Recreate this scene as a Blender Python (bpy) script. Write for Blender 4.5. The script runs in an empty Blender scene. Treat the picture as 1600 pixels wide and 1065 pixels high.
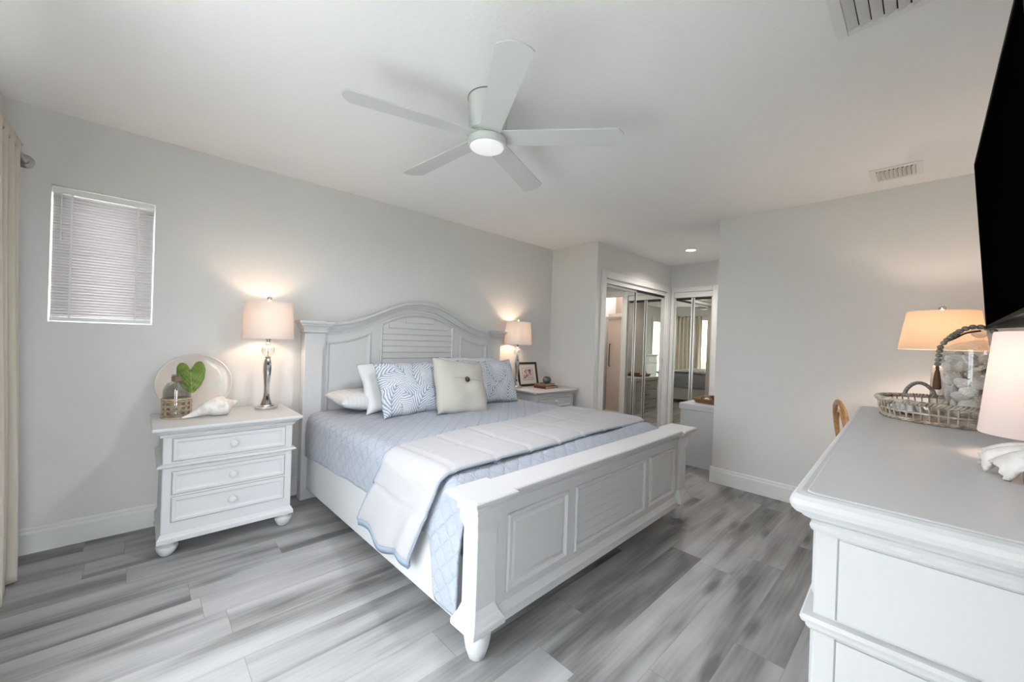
import bpy, bmesh, math, random
from mathutils import Vector, Matrix
from math import sin, cos, pi, radians, sqrt

SC = bpy.context.scene
COL = SC.collection
rnd = random.Random(7)

# ------------------------------------------------------------------ camera, sky, exposure
CAM_H = 1.255
def make_camera():
    yaw, pitch, roll = radians(43.33), radians(-0.10), radians(1.93)
    f = Vector((sin(yaw)*cos(pitch), cos(yaw)*cos(pitch), sin(pitch)))
    r0 = Vector((cos(yaw), -sin(yaw), 0)); u0 = r0.cross(f)
    r = r0*cos(roll)+u0*sin(roll); u = -r0*sin(roll)+u0*cos(roll)
    m = Matrix(((r.x, u.x, -f.x, 0), (r.y, u.y, -f.y, 0), (r.z, u.z, -f.z, CAM_H), (0, 0, 0, 1)))
    cd = bpy.data.cameras.new('camera'); cd.sensor_width = 36; cd.lens = 613.5*36/1600
    cd.clip_start = 0.02
    o = bpy.data.objects.new('camera', cd); COL.objects.link(o); o.matrix_world = m
    SC.camera = o
make_camera()

w = bpy.data.worlds.new('sky'); SC.world = w; w.use_nodes = True
w.node_tree.nodes['Background'].inputs[0].default_value = (0.90, 0.95, 1.0, 1)
w.node_tree.nodes['Background'].inputs[1].default_value = 12.0

SC.view_settings.view_transform = 'Standard'
SC.view_settings.look = 'None'
SC.view_settings.gamma = 1.0
SC.view_settings.use_curve_mapping = False
SC.view_settings.exposure = 0.45

# ------------------------------------------------------------------ object helpers
def tag(o, label, cat=None, group=None, kind=None):
    if label: o['label'] = label
    if cat: o['category'] = cat
    if group: o['group'] = group
    if kind: o['kind'] = kind
    return o
def thing(name, label, cat, loc=(0, 0, 0), rotz=0.0, group=None, rot=None):
    o = bpy.data.objects.new(name, None); COL.objects.link(o)
    o.empty_display_size = 0.1
    o.location = loc; o.rotation_euler = rot if rot else (0, 0, rotz)
    return tag(o, label, cat, group)
def obj(name, bm, m, parent=None, label=None, smooth=35, bevel=0.0, loc=None, rot=None):
    bmesh.ops.recalc_face_normals(bm, faces=bm.faces)
    me = bpy.data.meshes.new(name); bm.to_mesh(me); bm.free()
    o = bpy.data.objects.new(name, me); COL.objects.link(o)
    if m: me.materials.append(m)
    if smooth:
        for p in me.polygons: p.use_smooth = True
        me.set_sharp_from_angle(angle=radians(smooth))
    if parent: o.parent = parent
    if label: o['label'] = label
    if loc: o.location = loc
    if rot: o.rotation_euler = rot
    if bevel:
        b = o.modifiers.new('bevel', 'BEVEL'); b.width = bevel; b.segments = 2; b.limit_method = 'ANGLE'; b.angle_limit = radians(40)
    return o
def struct(name, bm, m, smooth=0, **k):
    o = obj(name, bm, m, None, smooth=smooth, **k); o['kind'] = 'structure'; return o
def dup(root, loc, rot=None, label=None, name=None):
    r = root.copy(); COL.objects.link(r); r.location = loc
    if rot is not None: r.rotation_euler = rot
    if label: r['label'] = label
    for ch in root.children:
        c = ch.copy(); COL.objects.link(c); c.parent = r
        for g in ch.children:
            d = g.copy(); COL.objects.link(d); d.parent = c
    return r
def BM(): return bmesh.new()

# ------------------------------------------------------------------ shapes
def box(bm, x0, x1, y0, y1, z0, z1):
    vs = [bm.verts.new(p) for p in ((x0,y0,z0),(x1,y0,z0),(x1,y1,z0),(x0,y1,z0),(x0,y0,z1),(x1,y0,z1),(x1,y1,z1),(x0,y1,z1))]
    for f in ((0,3,2,1),(4,5,6,7),(0,1,5,4),(1,2,6,5),(2,3,7,6),(3,0,4,7)): bm.faces.new([vs[i] for i in f])
    return vs
def skin_rings(bm, rings, cap=True, closed=True, loop=False):
    R = [[bm.verts.new(p) for p in r] for r in rings]
    n = len(R[0])
    pairs = list(zip(R[:-1], R[1:])) + ([(R[-1], R[0])] if loop else [])
    for a, b in pairs:
        for i in range(n if closed else n-1):
            j = (i+1) % n
            bm.faces.new((a[i], a[j], b[j], b[i]))
    if cap and closed and not loop:
        bm.faces.new(list(reversed(R[0]))); bm.faces.new(R[-1])
    return R
def rrect(x0, x1, y0, y1, z, r=0, n=4):
    if r <= 0: return [(x0,y0,z),(x1,y0,z),(x1,y1,z),(x0,y1,z)]
    out = []
    for cx, cy, a0 in ((x1-r,y0+r,-pi/2),(x1-r,y1-r,0),(x0+r,y1-r,pi/2),(x0+r,y0+r,pi)):
        for i in range(n+1):
            a = a0+pi/2*i/n; out.append((cx+r*cos(a), cy+r*sin(a), z))
    return out
def loft(bm, secs, r=0, n=4):
    """secs: (x0,x1,y0,y1,z)"""
    skin_rings(bm, [rrect(*s, r, n) for s in secs])
def inset_loft(bm, x0, x1, y0, y1, prof, back=False, r=0, n=4):
    """prof: (outset, z); back=True keeps the y1 side flat"""
    loft(bm, [(x0-o, x1+o, y0-o, y1+(0 if back else o), z) for o, z in prof], r, n)
def lathe(bm, prof, n=32, c=(0, 0, 0), cap=True):
    rings = []
    for r, z in prof:
        r = max(r, 1e-4)
        rings.append([(c[0]+r*cos(2*pi*i/n), c[1]+r*sin(2*pi*i/n), c[2]+z) for i in range(n)])
    skin_rings(bm, rings, cap=cap)
def frames(pts, closed=False):
    pts = [Vector(p) for p in pts]; T = []
    n = len(pts)
    for i in range(n):
        a = pts[(i-1) % n] if (closed or i > 0) else pts[i]
        b = pts[(i+1) % n] if (closed or i < n-1) else pts[i]
        T.append((b-a).normalized())
    up = Vector((0, 0, 1)) if abs(T[0].z) < 0.9 else Vector((1, 0, 0))
    N = [(up - T[0]*up.dot(T[0])).normalized()]
    for i in range(1, n):
        v = N[-1]-T[i]*N[-1].dot(T[i]); N.append(v.normalized())
    return pts, T, N
def tube(bm, pts, rad, n=8, closed=False, flat=1.0):
    P, T, N = frames(pts, closed)
    rings = []
    for i, p in enumerate(P):
        r = rad[i] if isinstance(rad, (list, tuple)) else rad
        b = T[i].cross(N[i])
        rings.append([p + N[i]*(r*cos(2*pi*k/n)) + b*(r*flat*sin(2*pi*k/n)) for k in range(n)])
    skin_rings(bm, rings, loop=closed)
def sphere(bm, c, r, nu=16, nv=10, sz=1.0):
    prof = [(r*sin(pi*i/nv), -r*sz*cos(pi*i/nv)) for i in range(nv+1)]
    lathe(bm, prof, nu, c)
def prism(bm, poly, axis, a0, a1):
    def pt(u, v, a):
        return {'x': (a, u, v), 'y': (u, a, v), 'z': (u, v, a)}[axis]
    skin_rings(bm, [[pt(u, v, a0) for u, v in poly], [pt(u, v, a1) for u, v in poly]])
def grid(bm, fn, nu, nv, uv=None):
    V = [[bm.verts.new(fn(i/nu, j/nv)) for j in range(nv+1)] for i in range(nu+1)]
    lay = bm.loops.layers.uv.verify() if uv else None
    for i in range(nu):
        for j in range(nv):
            f = bm.faces.new((V[i][j], V[i+1][j], V[i+1][j+1], V[i][j+1]))
            if lay:
                for l, (a, b) in zip(f.loops, ((i,j),(i+1,j),(i+1,j+1),(i,j+1))): l[lay].uv = uv(a/nu, b/nv)
    return V
def xzstrip(bm, curve, prof):
    """sweep a closed profile [(dn, y)] along a curve of (x,z); dn is along the curve's normal"""
    n = len(curve); rings = []
    for i in range(n):
        a = curve[max(0, i-1)]; b = curve[min(n-1, i+1)]
        tx, tz = b[0]-a[0], b[1]-a[1]; l = math.hypot(tx, tz); nx, nz = -tz/l, tx/l
        rings.append([(curve[i][0]+nx*d, y, curve[i][1]+nz*d) for d, y in prof])
    skin_rings(bm, rings)
def xzframe(bm, poly, prof):
    """closed moulding frame around polygon (x,z), mitred; prof [(inset, y)] closed"""
    n = len(poly); rings = []
    for i in range(n):
        p0, p1, p2 = poly[i-1], poly[i], poly[(i+1) % n]
        def nrm(a, b):
            l = math.hypot(b[0]-a[0], b[1]-a[1]) or 1; return (-(b[1]-a[1])/l, (b[0]-a[0])/l)
        n1, n2 = nrm(p0, p1), nrm(p1, p2)
        bx, bz = n1[0]+n2[0], n1[1]+n2[1]; l2 = bx*bx+bz*bz
        k = 2/l2 if l2 > 1e-6 else 1
        rings.append([(p1[0]+bx*k*d, y, p1[1]+bz*k*d) for d, y in prof])
    skin_rings(bm, rings, loop=True)
def lerp(t, a, b): return a+(b-a)*t
def interp(x, tab):
    if x <= tab[0][0]: return tab[0][1]
    for (a, va), (b, vb) in zip(tab, tab[1:]):
        if x <= b:
            t = (x-a)/(b-a); t = t*t*(3-2*t) if False else t
            return va+(vb-va)*t
    return tab[-1][1]
def smooth(t): t = max(0, min(1, t)); return t*t*(3-2*t)
def catmull(P, m=8):
    out = []
    for i in range(len(P)-1):
        p0, p1, p2, p3 = [Vector(P[max(0, min(len(P)-1, k))]) for k in (i-1, i, i+1, i+2)]
        for j in range(m):
            t = j/m
            out.append(0.5*((2*p1)+(p2-p0)*t+(2*p0-5*p1+4*p2-p3)*t*t+(3*p1-p0-3*p2+p3)*t*t*t))
    out.append(Vector(P[-1])); return out

# ------------------------------------------------------------------ materials
class G:
    """small node-graph writer"""
    def __init__(s, name):
        s.m = bpy.data.materials.new(name); s.m.use_nodes = True
        s.t = s.m.node_tree; s.b = s.t.nodes['Principled BSDF']; s.out = s.t.nodes['Material Output']
    def n(s, typ, props=None, **ins):
        nd = s.t.nodes.new(typ)
        for k, v in (props or {}).items(): setattr(nd, k, v)
        for k, v in ins.items():
            key = int(k[1:]) if k[0] == '_' and k[1:].isdigit() else k.replace('_', ' ')
            s.put(nd.inputs[key], v)
        return nd
    def put(s, sock, v):
        if isinstance(v, bpy.types.NodeSocket): s.t.links.new(v, sock)
        elif isinstance(v, bpy.types.Node): s.t.links.new(v.outputs[0], sock)
        else:
            if sock.type == 'RGBA' and len(v) == 3: v = (*v, 1)
            sock.default_value = v
    def math(s, op, a, b=0.0, c=0.0):
        nd = s.t.nodes.new('ShaderNodeMath'); nd.operation = op
        for i, v in enumerate((a, b, c)): s.put(nd.inputs[i], v)
        return nd.outputs[0]
    def coord(s, which='Object'): return s.n('ShaderNodeTexCoord').outputs[which]
    def noise(s, vec, scale, detail=3, rough=.5, out='Fac', dims='3D'):
        return s.n('ShaderNodeTexNoise', {'noise_dimensions': dims}, Vector=vec, Scale=scale, Detail=detail, Roughness=rough).outputs[out]
    def ramp(s, fac, stops):
        nd = s.n('ShaderNodeValToRGB', None, Fac=fac)
        e = nd.color_ramp.elements
        while len(e) < len(stops): e.new(0.5)
        for el, (p, c) in zip(e, stops): el.position = p; el.color = (*c, 1) if len(c) == 3 else c
        return nd.outputs[0]
    def mix(s, f, a, b, blend='MIX'):
        nd = s.t.nodes.new('ShaderNodeMix'); nd.data_type = 'RGBA'; nd.blend_type = blend
        s.put(nd.inputs[0], f); s.put(nd.inputs[6], a); s.put(nd.inputs[7], b)
        return nd.outputs[2]
    def map(s, vec, scale=(1,1,1), loc=(0,0,0), rot=(0,0,0)):
        return s.n('ShaderNodeMapping', None, Vector=vec, Scale=scale, Location=loc, Rotation=rot).outputs[0]
    def bump(s, h, strength=.3, dist=.01):
        nd = s.n('ShaderNodeBump', None, Strength=strength, Distance=dist, Height=h)
        s.put(s.b.inputs['Normal'], nd.outputs[0]); return nd
    def set(s, **k):
        for a, v in k.items(): s.put(s.b.inputs[a.replace('_', ' ')], v)
        return s
def simple(name, col, rough=.5, metal=0.0, bump=None, spec=.5, **k):
    g = G(name); g.set(Base_Color=col, Roughness=rough, Metallic=metal, Specular_IOR_Level=spec)
    if bump: g.bump(g.noise(g.coord(), bump[0], bump[3] if len(bump) > 3 else 4), bump[1], bump[2])
    if k: g.set(**k)
    return g.m
def glassy(name, tint=(1, 1, 1), gloss=.12, rough=0.02):
    g = G(name)
    tr = g.n('ShaderNodeBsdfTransparent', None, Color=tint); gl = g.n('ShaderNodeBsdfGlossy', None, Roughness=rough)
    lw = g.n('ShaderNodeLayerWeight', None, Blend=.35)
    f = g.math('ADD', g.math('MULTIPLY', lw.outputs['Facing'], .35), gloss)
    mx = g.n('ShaderNodeMixShader', None, _0=f, _1=tr, _2=gl)
    g.t.links.new(mx.outputs[0], g.out.inputs[0]); return g.m

M = {}
def make_materials():
    g = G('wall_paint'); g.set(Base_Color=(.72, .71, .705), Roughness=.85)
    v = g.coord(); h = g.math('ADD', g.noise(v, 55, 3), g.math('MULTIPLY', g.noise(v, 18, 2), .8)); g.bump(h, .22, .004); M['wall'] = g.m
    g = G('ceiling_paint'); g.set(Base_Color=(.90, .90, .90), Roughness=.9)
    v = g.coord(); h = g.math('ADD', g.noise(v, 60, 3), g.math('MULTIPLY', g.noise(v, 22, 2), .8)); g.bump(h, .22, .004); M['ceiling'] = g.m
    M['trim'] = simple('trim_paint', (.76, .76, .75), .4)
    M['white'] = simple('white_lacquer', (.575, .58, .59), .38, bump=(9, .05, .01))
    M['white2'] = simple('white_plastic', (.82, .82, .81), .45)
    M['groove'] = simple('gap_shade_grey', (.30, .31, .32), .8)
    M['fan'] = simple('fan_white', (.66, .67, .67), .5)
    M['fanlens'] = simple('fan_lens', (.86, .87, .88), .35, Emission_Color=(1, .98, .95), Emission_Strength=.25)  # faint lens glow added to go with the fill light below it
    M['black'] = simple('black_gap', (.012, .012, .012), .6)
    M['chrome'] = simple('chrome', (.62, .62, .62), .12, 1.0)
    M['nickel'] = simple('brushed_nickel', (.42, .41, .40), .28, 1.0)
    M['silver'] = simple('silver_frame', (.66, .66, .66), .3, .7)
    M['bronze'] = simple('dark_bronze', (.05, .045, .04), .35, .8)
    M['tvframe'] = simple('tv_frame', (.003, .003, .003), .5, spec=.03)
    M['tvscreen'] = simple('tv_screen', (.0015, .0015, .0015), .3, spec=.0)
    M['mirror'] = simple('mirror_glass', (.74, .73, .70), .0, 1.0)
    M['mirror2'] = simple('mirror_glass_warm', (.74, .72, .64), .0, 1.0)
    M['glass'] = glassy('clear_glass', (.99, .995, .995), .045)
    M['bottle'] = glassy('bottle_glass', (.86, .89, .87), .09)
    M['pane'] = glassy('window_glass', (.97, .98, .98), .04)
    M['frost'] = simple('shower_glass', (.62, .50, .42), .35)
    M['crystal'] = glassy('crystal', (.97, .97, .97), .22)
    M['brownglass'] = glassy('brown_glass', (.55, .47, .44), .18)
    # floor planks along x
    g = G('grey_plank_floor'); xyz = g.n('ShaderNodeSeparateXYZ', None, Vector=g.coord())
    x, y = xyz.outputs[0], xyz.outputs[1]
    W_, L_ = .178, 1.22
    yr = g.math('DIVIDE', y, W_); row = g.math('FLOOR', yr)
    rr = g.n('ShaderNodeTexWhiteNoise', {'noise_dimensions': '1D'}, W=row).outputs[0]
    xr = g.math('ADD', g.math('DIVIDE', x, L_), g.math('MULTIPLY', rr, 7.31)); colm = g.math('FLOOR', xr)
    idv = g.n('ShaderNodeCombineXYZ', None, X=row, Y=colm)
    wn = g.n('ShaderNodeTexWhiteNoise', {'noise_dimensions': '2D'}, Vector=idv.outputs[0])
    pid, pcol = wn.outputs[0], wn.outputs[1]
    off = g.n('ShaderNodeVectorMath', {'operation': 'SCALE'}, Vector=pcol); off.inputs[3].default_value = 37.0
    def sv(sx, sy):
        c = g.n('ShaderNodeCombineXYZ', None, X=g.math('MULTIPLY', x, sx), Y=g.math('MULTIPLY', y, sy))
        return g.n('ShaderNodeVectorMath', {'operation': 'ADD'}, _0=c.outputs[0], _1=off.outputs[0]).outputs[0]
    soft = g.noise(sv(.95, 6.8), 1.0, 2.6, .52)
    mid = g.noise(sv(3.2, 17), 1.0, 3, .5)
    wv = g.n('ShaderNodeTexWave', {'wave_type': 'BANDS', 'bands_direction': 'Y'}, Vector=sv(.9, 10), Scale=1.3, Distortion=9.0, Detail=2.0, Detail_Scale=.9)
    fine = g.noise(sv(9, 190), 1.0, 2, .6)
    vk = g.n('ShaderNodeTexVoronoi', None, Vector=sv(1.7, 6.5), Scale=1.0)
    knot = g.ramp(vk.outputs[0], [(0.02, (1, 1, 1)), (.22, (0, 0, 0))])
    t = g.math('ADD', g.math('MULTIPLY', soft, 1.12), g.math('MULTIPLY', mid, .20))
    t = g.math('ADD', t, g.math('MULTIPLY', fine, .06))
    t = g.math('ADD', t, g.math('MULTIPLY', wv.outputs[1], .035))
    t = g.math('ADD', t, g.math('MULTIPLY', g.math('SUBTRACT', pid, .5), .10))
    t = g.math('SUBTRACT', t, g.math('MULTIPLY', knot, .22))
    c = g.ramp(t, [(.46, (.13, .128, .126)), (.60, (.23, .228, .227)), (.72, (.33, .33, .332)), (.95, (.43, .43, .434))])
    fy = g.math('FRACT', yr); fx = g.math('FRACT', xr)
    ey = g.math('MINIMUM', fy, g.math('SUBTRACT', 1.0, fy)); ex = g.math('MINIMUM', fx, g.math('SUBTRACT', 1.0, fx))
    seam = g.math('MAXIMUM', g.math('LESS_THAN', ey, .006), g.math('LESS_THAN', ex, .0012))
    c = g.mix(g.math('MULTIPLY', seam, .45), c, (.13, .13, .13))
    g.set(Base_Color=c, Roughness=g.math('ADD', .40, g.math('MULTIPLY', fine, .12)), Specular_IOR_Level=.4)
    g.bump(g.math('ADD', fine, g.math('MULTIPLY', seam, -2.0)), .12, .002); M['floor'] = g.m
    # quilt: stitched ogee pattern
    g = G('blue_quilt'); uv = g.n('ShaderNodeSeparateXYZ', None, Vector=g.coord('UV'))
    u, v = uv.outputs[0], uv.outputs[1]
    nz = g.noise(g.coord('UV'), 14, 2); uu = g.math('ADD', u, g.math('MULTIPLY', g.math('SUBTRACT', nz, .5), .012))
    k1 = 2*pi/.095
    ua = g.math('ADD', g.math('MULTIPLY', uu, k1), g.math('MULTIPLY', g.math('SINE', g.math('MULTIPLY', v, k1)), 1.25))
    ub = g.math('SUBTRACT', g.math('MULTIPLY', uu, k1), g.math('MULTIPLY', g.math('SINE', g.math('MULTIPLY', v, k1)), 1.25))
    la = g.math('ABSOLUTE', g.math('SINE', g.math('MULTIPLY', ua, .5))); lb = g.math('ABSOLUTE', g.math('COSINE', g.math('MULTIPLY', ub, .5)))
    k2 = 2*pi/.040
    d1 = g.math('ABSOLUTE', g.math('SINE', g.math('MULTIPLY', g.math('ADD', u, v), k2*.5)))
    d2 = g.math('ABSOLUTE', g.math('SINE', g.math('MULTIPLY', g.math('SUBTRACT', u, v), k2*.5)))
    big = g.math('POWER', g.math('MINIMUM', la, lb), .45); small = g.math('POWER', g.math('MINIMUM', d1, d2), .5)
    hgt = g.math('ADD', big, g.math('MULTIPLY', small, .22))
    hgt = g.math('ADD', hgt, g.math('MULTIPLY', g.noise(g.coord('UV'), 90, 3), .55))
    wv = g.noise(g.map(g.coord('UV'), (220, 900, 1)), 1.0, 2)
    cc = g.mix(g.math('MULTIPLY', wv, .8), (.32, .35, .41), (.41, .435, .495))
    cc = g.mix(g.math('MULTIPLY', g.math('SUBTRACT', 1.0, g.math('MINIMUM', big, 1.0)), .35), cc, (.27, .31, .385))
    g.set(Base_Color=cc, Roughness=.9, Sheen_Weight=.15); g.bump(hgt, .8, .007); M['quilt'] = g.m
    g = G('white_throw'); tx = g.noise(g.coord('UV'), 16, 3); tx2 = g.noise(g.map(g.coord('UV'), (500, 500, 1)), 1, 2)
    g.set(Base_Color=(.42, .415, .435), Roughness=.9, Sheen_Weight=.08); g.bump(g.math('ADD', tx, g.math('MULTIPLY', tx2, .15)), .3, .012); M['throw'] = g.m
    M['binding'] = simple('grey_blue_binding', (.28, .34, .42), .85, bump=(300, .2, .002))
    M['sheet'] = simple('white_sheet', (.64, .65, .67), .85, bump=(25, .25, .01))
    g = G('white_pillowcase'); st = g.n('ShaderNodeSeparateXYZ', None, Vector=g.coord('UV')).outputs[0]
    sm = g.math('GREATER_THAN', g.math('SINE', g.math('MULTIPLY', st, 2*pi/.03)), .2)
    g.set(Base_Color=g.mix(sm, (.64, .64, .655), (.605, .605, .625)), Roughness=.85); g.bump(g.noise(g.coord('UV'), 9, 3), .35, .015); M['pillow'] = g.m
    g = G('beige_linen'); a = g.noise(g.map(g.coord('UV'), (700, 90, 1)), 1, 2); b = g.noise(g.map(g.coord('UV'), (90, 700, 1)), 1, 2)
    g.set(Base_Color=g.mix(g.math('MULTIPLY', g.math('ADD', a, b), .5), (.41, .40, .355), (.53, .52, .47)), Roughness=.9)
    g.bump(g.math('ADD', g.math('MULTIPLY', g.math('ADD', a, b), .3), g.noise(g.coord('UV'), 8, 2)), .3, .008); M['linen'] = g.m
    # palm print
    g = G('palm_print'); uv3 = g.coord('UV'); uvd = g.n('ShaderNodeVectorMath', {'operation': 'ADD'}, _0=uv3, _1=g.n('ShaderNodeVectorMath', {'operation': 'SCALE'}, _0=g.noise(uv3, 9, 2, out='Color')).outputs[0])
    uvd.inputs[1].default_value = (0, 0, 0)
    nzv = g.n('ShaderNodeVectorMath', {'operation': 'SCALE'}, Vector=g.noise(uv3, 12, 1, out='Color')); nzv.inputs[3].default_value = .02
    uvw = g.n('ShaderNodeVectorMath', {'operation': 'ADD'}, _0=uv3, _1=nzv.outputs[0]).outputs[0]
    def fronds(vec, scale, a0, spread):
        vo = g.n('ShaderNodeTexVoronoi', {'voronoi_dimensions': '2D'}, Vector=vec, Scale=scale, Randomness=.8)
        dl = g.n('ShaderNodeVectorMath', {'operation': 'SUBTRACT'}, _0=vec, _1=vo.outputs['Position'])
        ds = g.n('ShaderNodeSeparateXYZ', None, Vector=dl.outputs[0]); rc = g.n('ShaderNodeSeparateColor', None, Color=vo.outputs['Color'])
        ang = g.math('ADD', a0, g.math('MULTIPLY', rc.outputs[0], spread)); ca, sa = g.math('COSINE', ang), g.math('SINE', ang)
        lx, ly = ds.outputs[0], ds.outputs[1]
        A = g.math('ADD', g.math('MULTIPLY', lx, ca), g.math('MULTIPLY', ly, sa)); B = g.math('SUBTRACT', g.math('MULTIPLY', ly, ca), g.math('MULTIPLY', lx, sa))
        aB = g.math('ABSOLUTE', g.math('ADD', B, g.math('MULTIPLY', g.math('MULTIPLY', A, A), 2.5)))
        s_ = g.math('SUBTRACT', A, g.math('ADD', g.math('MULTIPLY', aB, 1.15), g.math('MULTIPLY', g.math('MULTIPLY', aB, aB), 5.0)))
        wob = g.math('MULTIPLY', g.math('SUBTRACT', g.noise(vec, 30, 2), .5), 3.4)
        st = g.math('SINE', g.math('ADD', g.math('ADD', g.math('MULTIPLY', s_, 2*pi/.031), wob), g.math('MULTIPLY', rc.outputs[1], 6)))
        taper = g.math('ADD', g.math('MULTIPLY', aB, 7.0), g.math('MULTIPLY', g.math('SUBTRACT', g.noise(vec, 55, 2), .5), .9))
        leaf = g.math('GREATER_THAN', st, g.math('ADD', taper, .02))
        return g.math('MAXIMUM', leaf, g.math('LESS_THAN', aB, .0026)), aB
    f1, ab1 = fronds(uvw, 4.2, .5, 2.4)
    uvs = g.map(uvw, loc=(.37, .61, 0))
    f2, ab2 = fronds(uvs, 5.0, 1.4, 2.2)
    sel = g.math('GREATER_THAN', ab1, .072)
    leaf = g.math('ADD', g.math('MULTIPLY', f1, g.math('SUBTRACT', 1.0, sel)), g.math('MULTIPLY', f2, sel)); rib = 0.0
    tone = g.mix(g.noise(uv3, 16, 2), (.15, .205, .30), (.33, .39, .49))
    g.set(Base_Color=g.mix(g.math('MAXIMUM', leaf, rib), (.62, .635, .66), tone), Roughness=.85)
    g.bump(g.noise(uv3, 8, 2), .3, .012); M['palm'] = g.m
    M['button'] = simple('dark_button', (.035, .025, .02), .35)
    # shades
    def shade(name, col, tr, mixf):
        g = G(name); d = g.n('ShaderNodeBsdfDiffuse', None, Color=col); t_ = g.n('ShaderNodeBsdfTranslucent', None, Color=tr)
        mx = g.n('ShaderNodeMixShader', None, _0=mixf, _1=d, _2=t_); g.t.links.new(mx.outputs[0], g.out.inputs[0]); return g.m
    M['shade'] = shade('white_shade', (.80, .79, .78), (.80, .70, .62), .27)
    M['shade_tan'] = shade('cream_shade', (.72, .65, .57), (.80, .65, .50), .36)
    M['shade_pink'] = shade('pale_shade', (.83, .80, .79), (.85, .74, .70), .35)
    # small things
    g = G('capiz'); v = g.coord(); nn = g.noise(v, 9, 3, .6)
    g.set(Base_Color=g.ramp(nn, [(.3, (.52, .58, .60)), (.45, (.66, .62, .58)), (.6, (.66, .57, .54)), (.75, (.60, .62, .60))]), Roughness=.28, Coat_Weight=.3); M['capiz'] = g.m
    M['capiz_rim'] = simple('plate_rim', (.72, .68, .64), .35, bump=(40, .2, .003))
    g = G('shell_white'); g.set(Base_Color=g.ramp(g.noise(g.coord(), 25, 3), [(.35, (.66, .60, .55)), (.6, (.80, .79, .77))]), Roughness=.45); g.bump(g.noise(g.coord(), 80, 3), .3, .004); M['shell'] = g.m
    def shellmat(nm, a, b):
        g = G(nm); oi = g.n('ShaderNodeObjectInfo')
        wv = g.n('ShaderNodeTexWave', {'wave_type': 'RINGS'}, Vector=g.coord(), Scale=55, Distortion=2.5, Detail=2)
        c = g.mix(wv.outputs[1], a, b); c = g.mix(g.math('MULTIPLY', oi.outputs['Random'], .30), c, (.50, .38, .29)); g.set(Base_Color=c, Roughness=.4); g.bump(wv.outputs[1], .3, .002); return g.m
    M['shA'] = shellmat('scallop_shell', (.86, .78, .70), (.74, .62, .54)); M['shB'] = shellmat('snail_shell', (.80, .70, .60), (.58, .46, .37)); M['shC'] = shellmat('clam_shell', (.90, .87, .83), (.78, .73, .69))
    # cane webbing
    g = G('cane'); g.set(Base_Color=g.ramp(g.noise(g.coord(), 60, 2), [(.3, (.40, .29, .19)), (.7, (.62, .50, .36))]), Roughness=.6); M['cane'] = g.m
    g = G('grey_wicker'); g.set(Base_Color=g.ramp(g.noise(g.coord(), 35, 3), [(.3, (.22, .17, .12)), (.5, (.46, .39, .31)), (.7, (.62, .55, .46))]), Roughness=.6); M['wicker'] = g.m
    g = G('handle_wrap'); wv = g.n('ShaderNodeTexWave', {'bands_direction': 'X'}, Vector=g.coord(), Scale=60)
    g.set(Base_Color=g.mix(wv.outputs[1], (.17, .15, .14), (.32, .29, .27)), Roughness=.65); M['wrap'] = g.m
    M['twine'] = simple('brown_twine', (.20, .13, .09), .8, bump=(120, .5, .003))
    M['stem'] = simple('stem_brown', (.16, .13, .06), .6)
    g = G('leaf_green'); sp = g.n('ShaderNodeSeparateXYZ', None, Vector=g.coord('UV'))
    vein = g.math('LESS_THAN', g.math('ABSOLUTE', g.math('SINE', g.math('SUBTRACT', g.math('MULTIPLY', sp.outputs[1], 16), g.math('MULTIPLY', g.math('ABSOLUTE', sp.outputs[0]), 13)))), .16)
    midr = g.math('LESS_THAN', g.math('ABSOLUTE', sp.outputs[0]), .025)
    g.set(Base_Color=g.mix(g.math('MAXIMUM', vein, midr), g.mix(g.noise(g.coord('UV'), 4, 2), (.07, .14, .012), (.17, .25, .035)), (.27, .31, .06)), Roughness=.4, Specular_IOR_Level=.4); M['leaf'] = g.m
    M['frame_black'] = simple('frame_black', (.012, .012, .013), .35)
    M['mat_board'] = simple('mat_board', (.68, .65, .62), .8)
    g = G('blossom_print'); g.set(Base_Color=g.ramp(g.noise(g.coord(), 22, 3), [(.36, (.06, .045, .06)), (.48, (.34, .20, .28)), (.58, (.62, .50, .56)), (.7, (.74, .68, .68))]), Roughness=.5); M['print'] = g.m
    M['book_red'] = simple('book_brown', (.085, .03, .022), .5); M['book_tan'] = simple('book_tan', (.20, .11, .07), .5); M['pages'] = simple('book_pages', (.45, .33, .22), .8)
    M['pot'] = simple('grey_pot', (.09, .11, .125), .3, bump=(40, .2, .004)); M['succ'] = simple('succulent_green', (.10, .17, .09), .5); M['soil'] = simple('soil', (.04, .03, .02), .9)
    M['bead'] = simple('grey_bead', (.20, .20, .17), .6, bump=(60, .2, .004)); M['tassel'] = simple('tassel_brown', (.10, .045, .02), .7, bump=(200, .5, .004))
    g = G('rattan_wood'); g.set(Base_Color=g.ramp(g.noise(g.map(g.coord(), (6, 6, 40)), 1, 3), [(.3, (.34, .16, .05)), (.7, (.55, .29, .11))]), Roughness=.35); M['rattan'] = g.m
    M['tray_wood'] = simple('tray_brown', (.22, .12, .055), .55, bump=(40, .6, .006))
    g = G('curtain_cloth'); g.set(Base_Color=(.66, .60, .52), Roughness=.9, Transmission_Weight=0.0)
    a = g.noise(g.map(g.coord(), (500, 500, 60)), 1, 2); g.bump(a, .2, .002)
    tl = g.n('ShaderNodeBsdfTranslucent', None, Color=(.66, .60, .52)); mx = g.n('ShaderNodeMixShader', None, _0=.12, _1=g.b.outputs[0], _2=tl)
    g.t.links.new(mx.outputs[0], g.out.inputs[0]); M['curtain'] = g.m
    g = G('blind_slat'); tl = g.n('ShaderNodeBsdfTranslucent', None, Color=(.8, .745, .75)); g.set(Base_Color=(.80, .78, .785), Roughness=.45)
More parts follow.
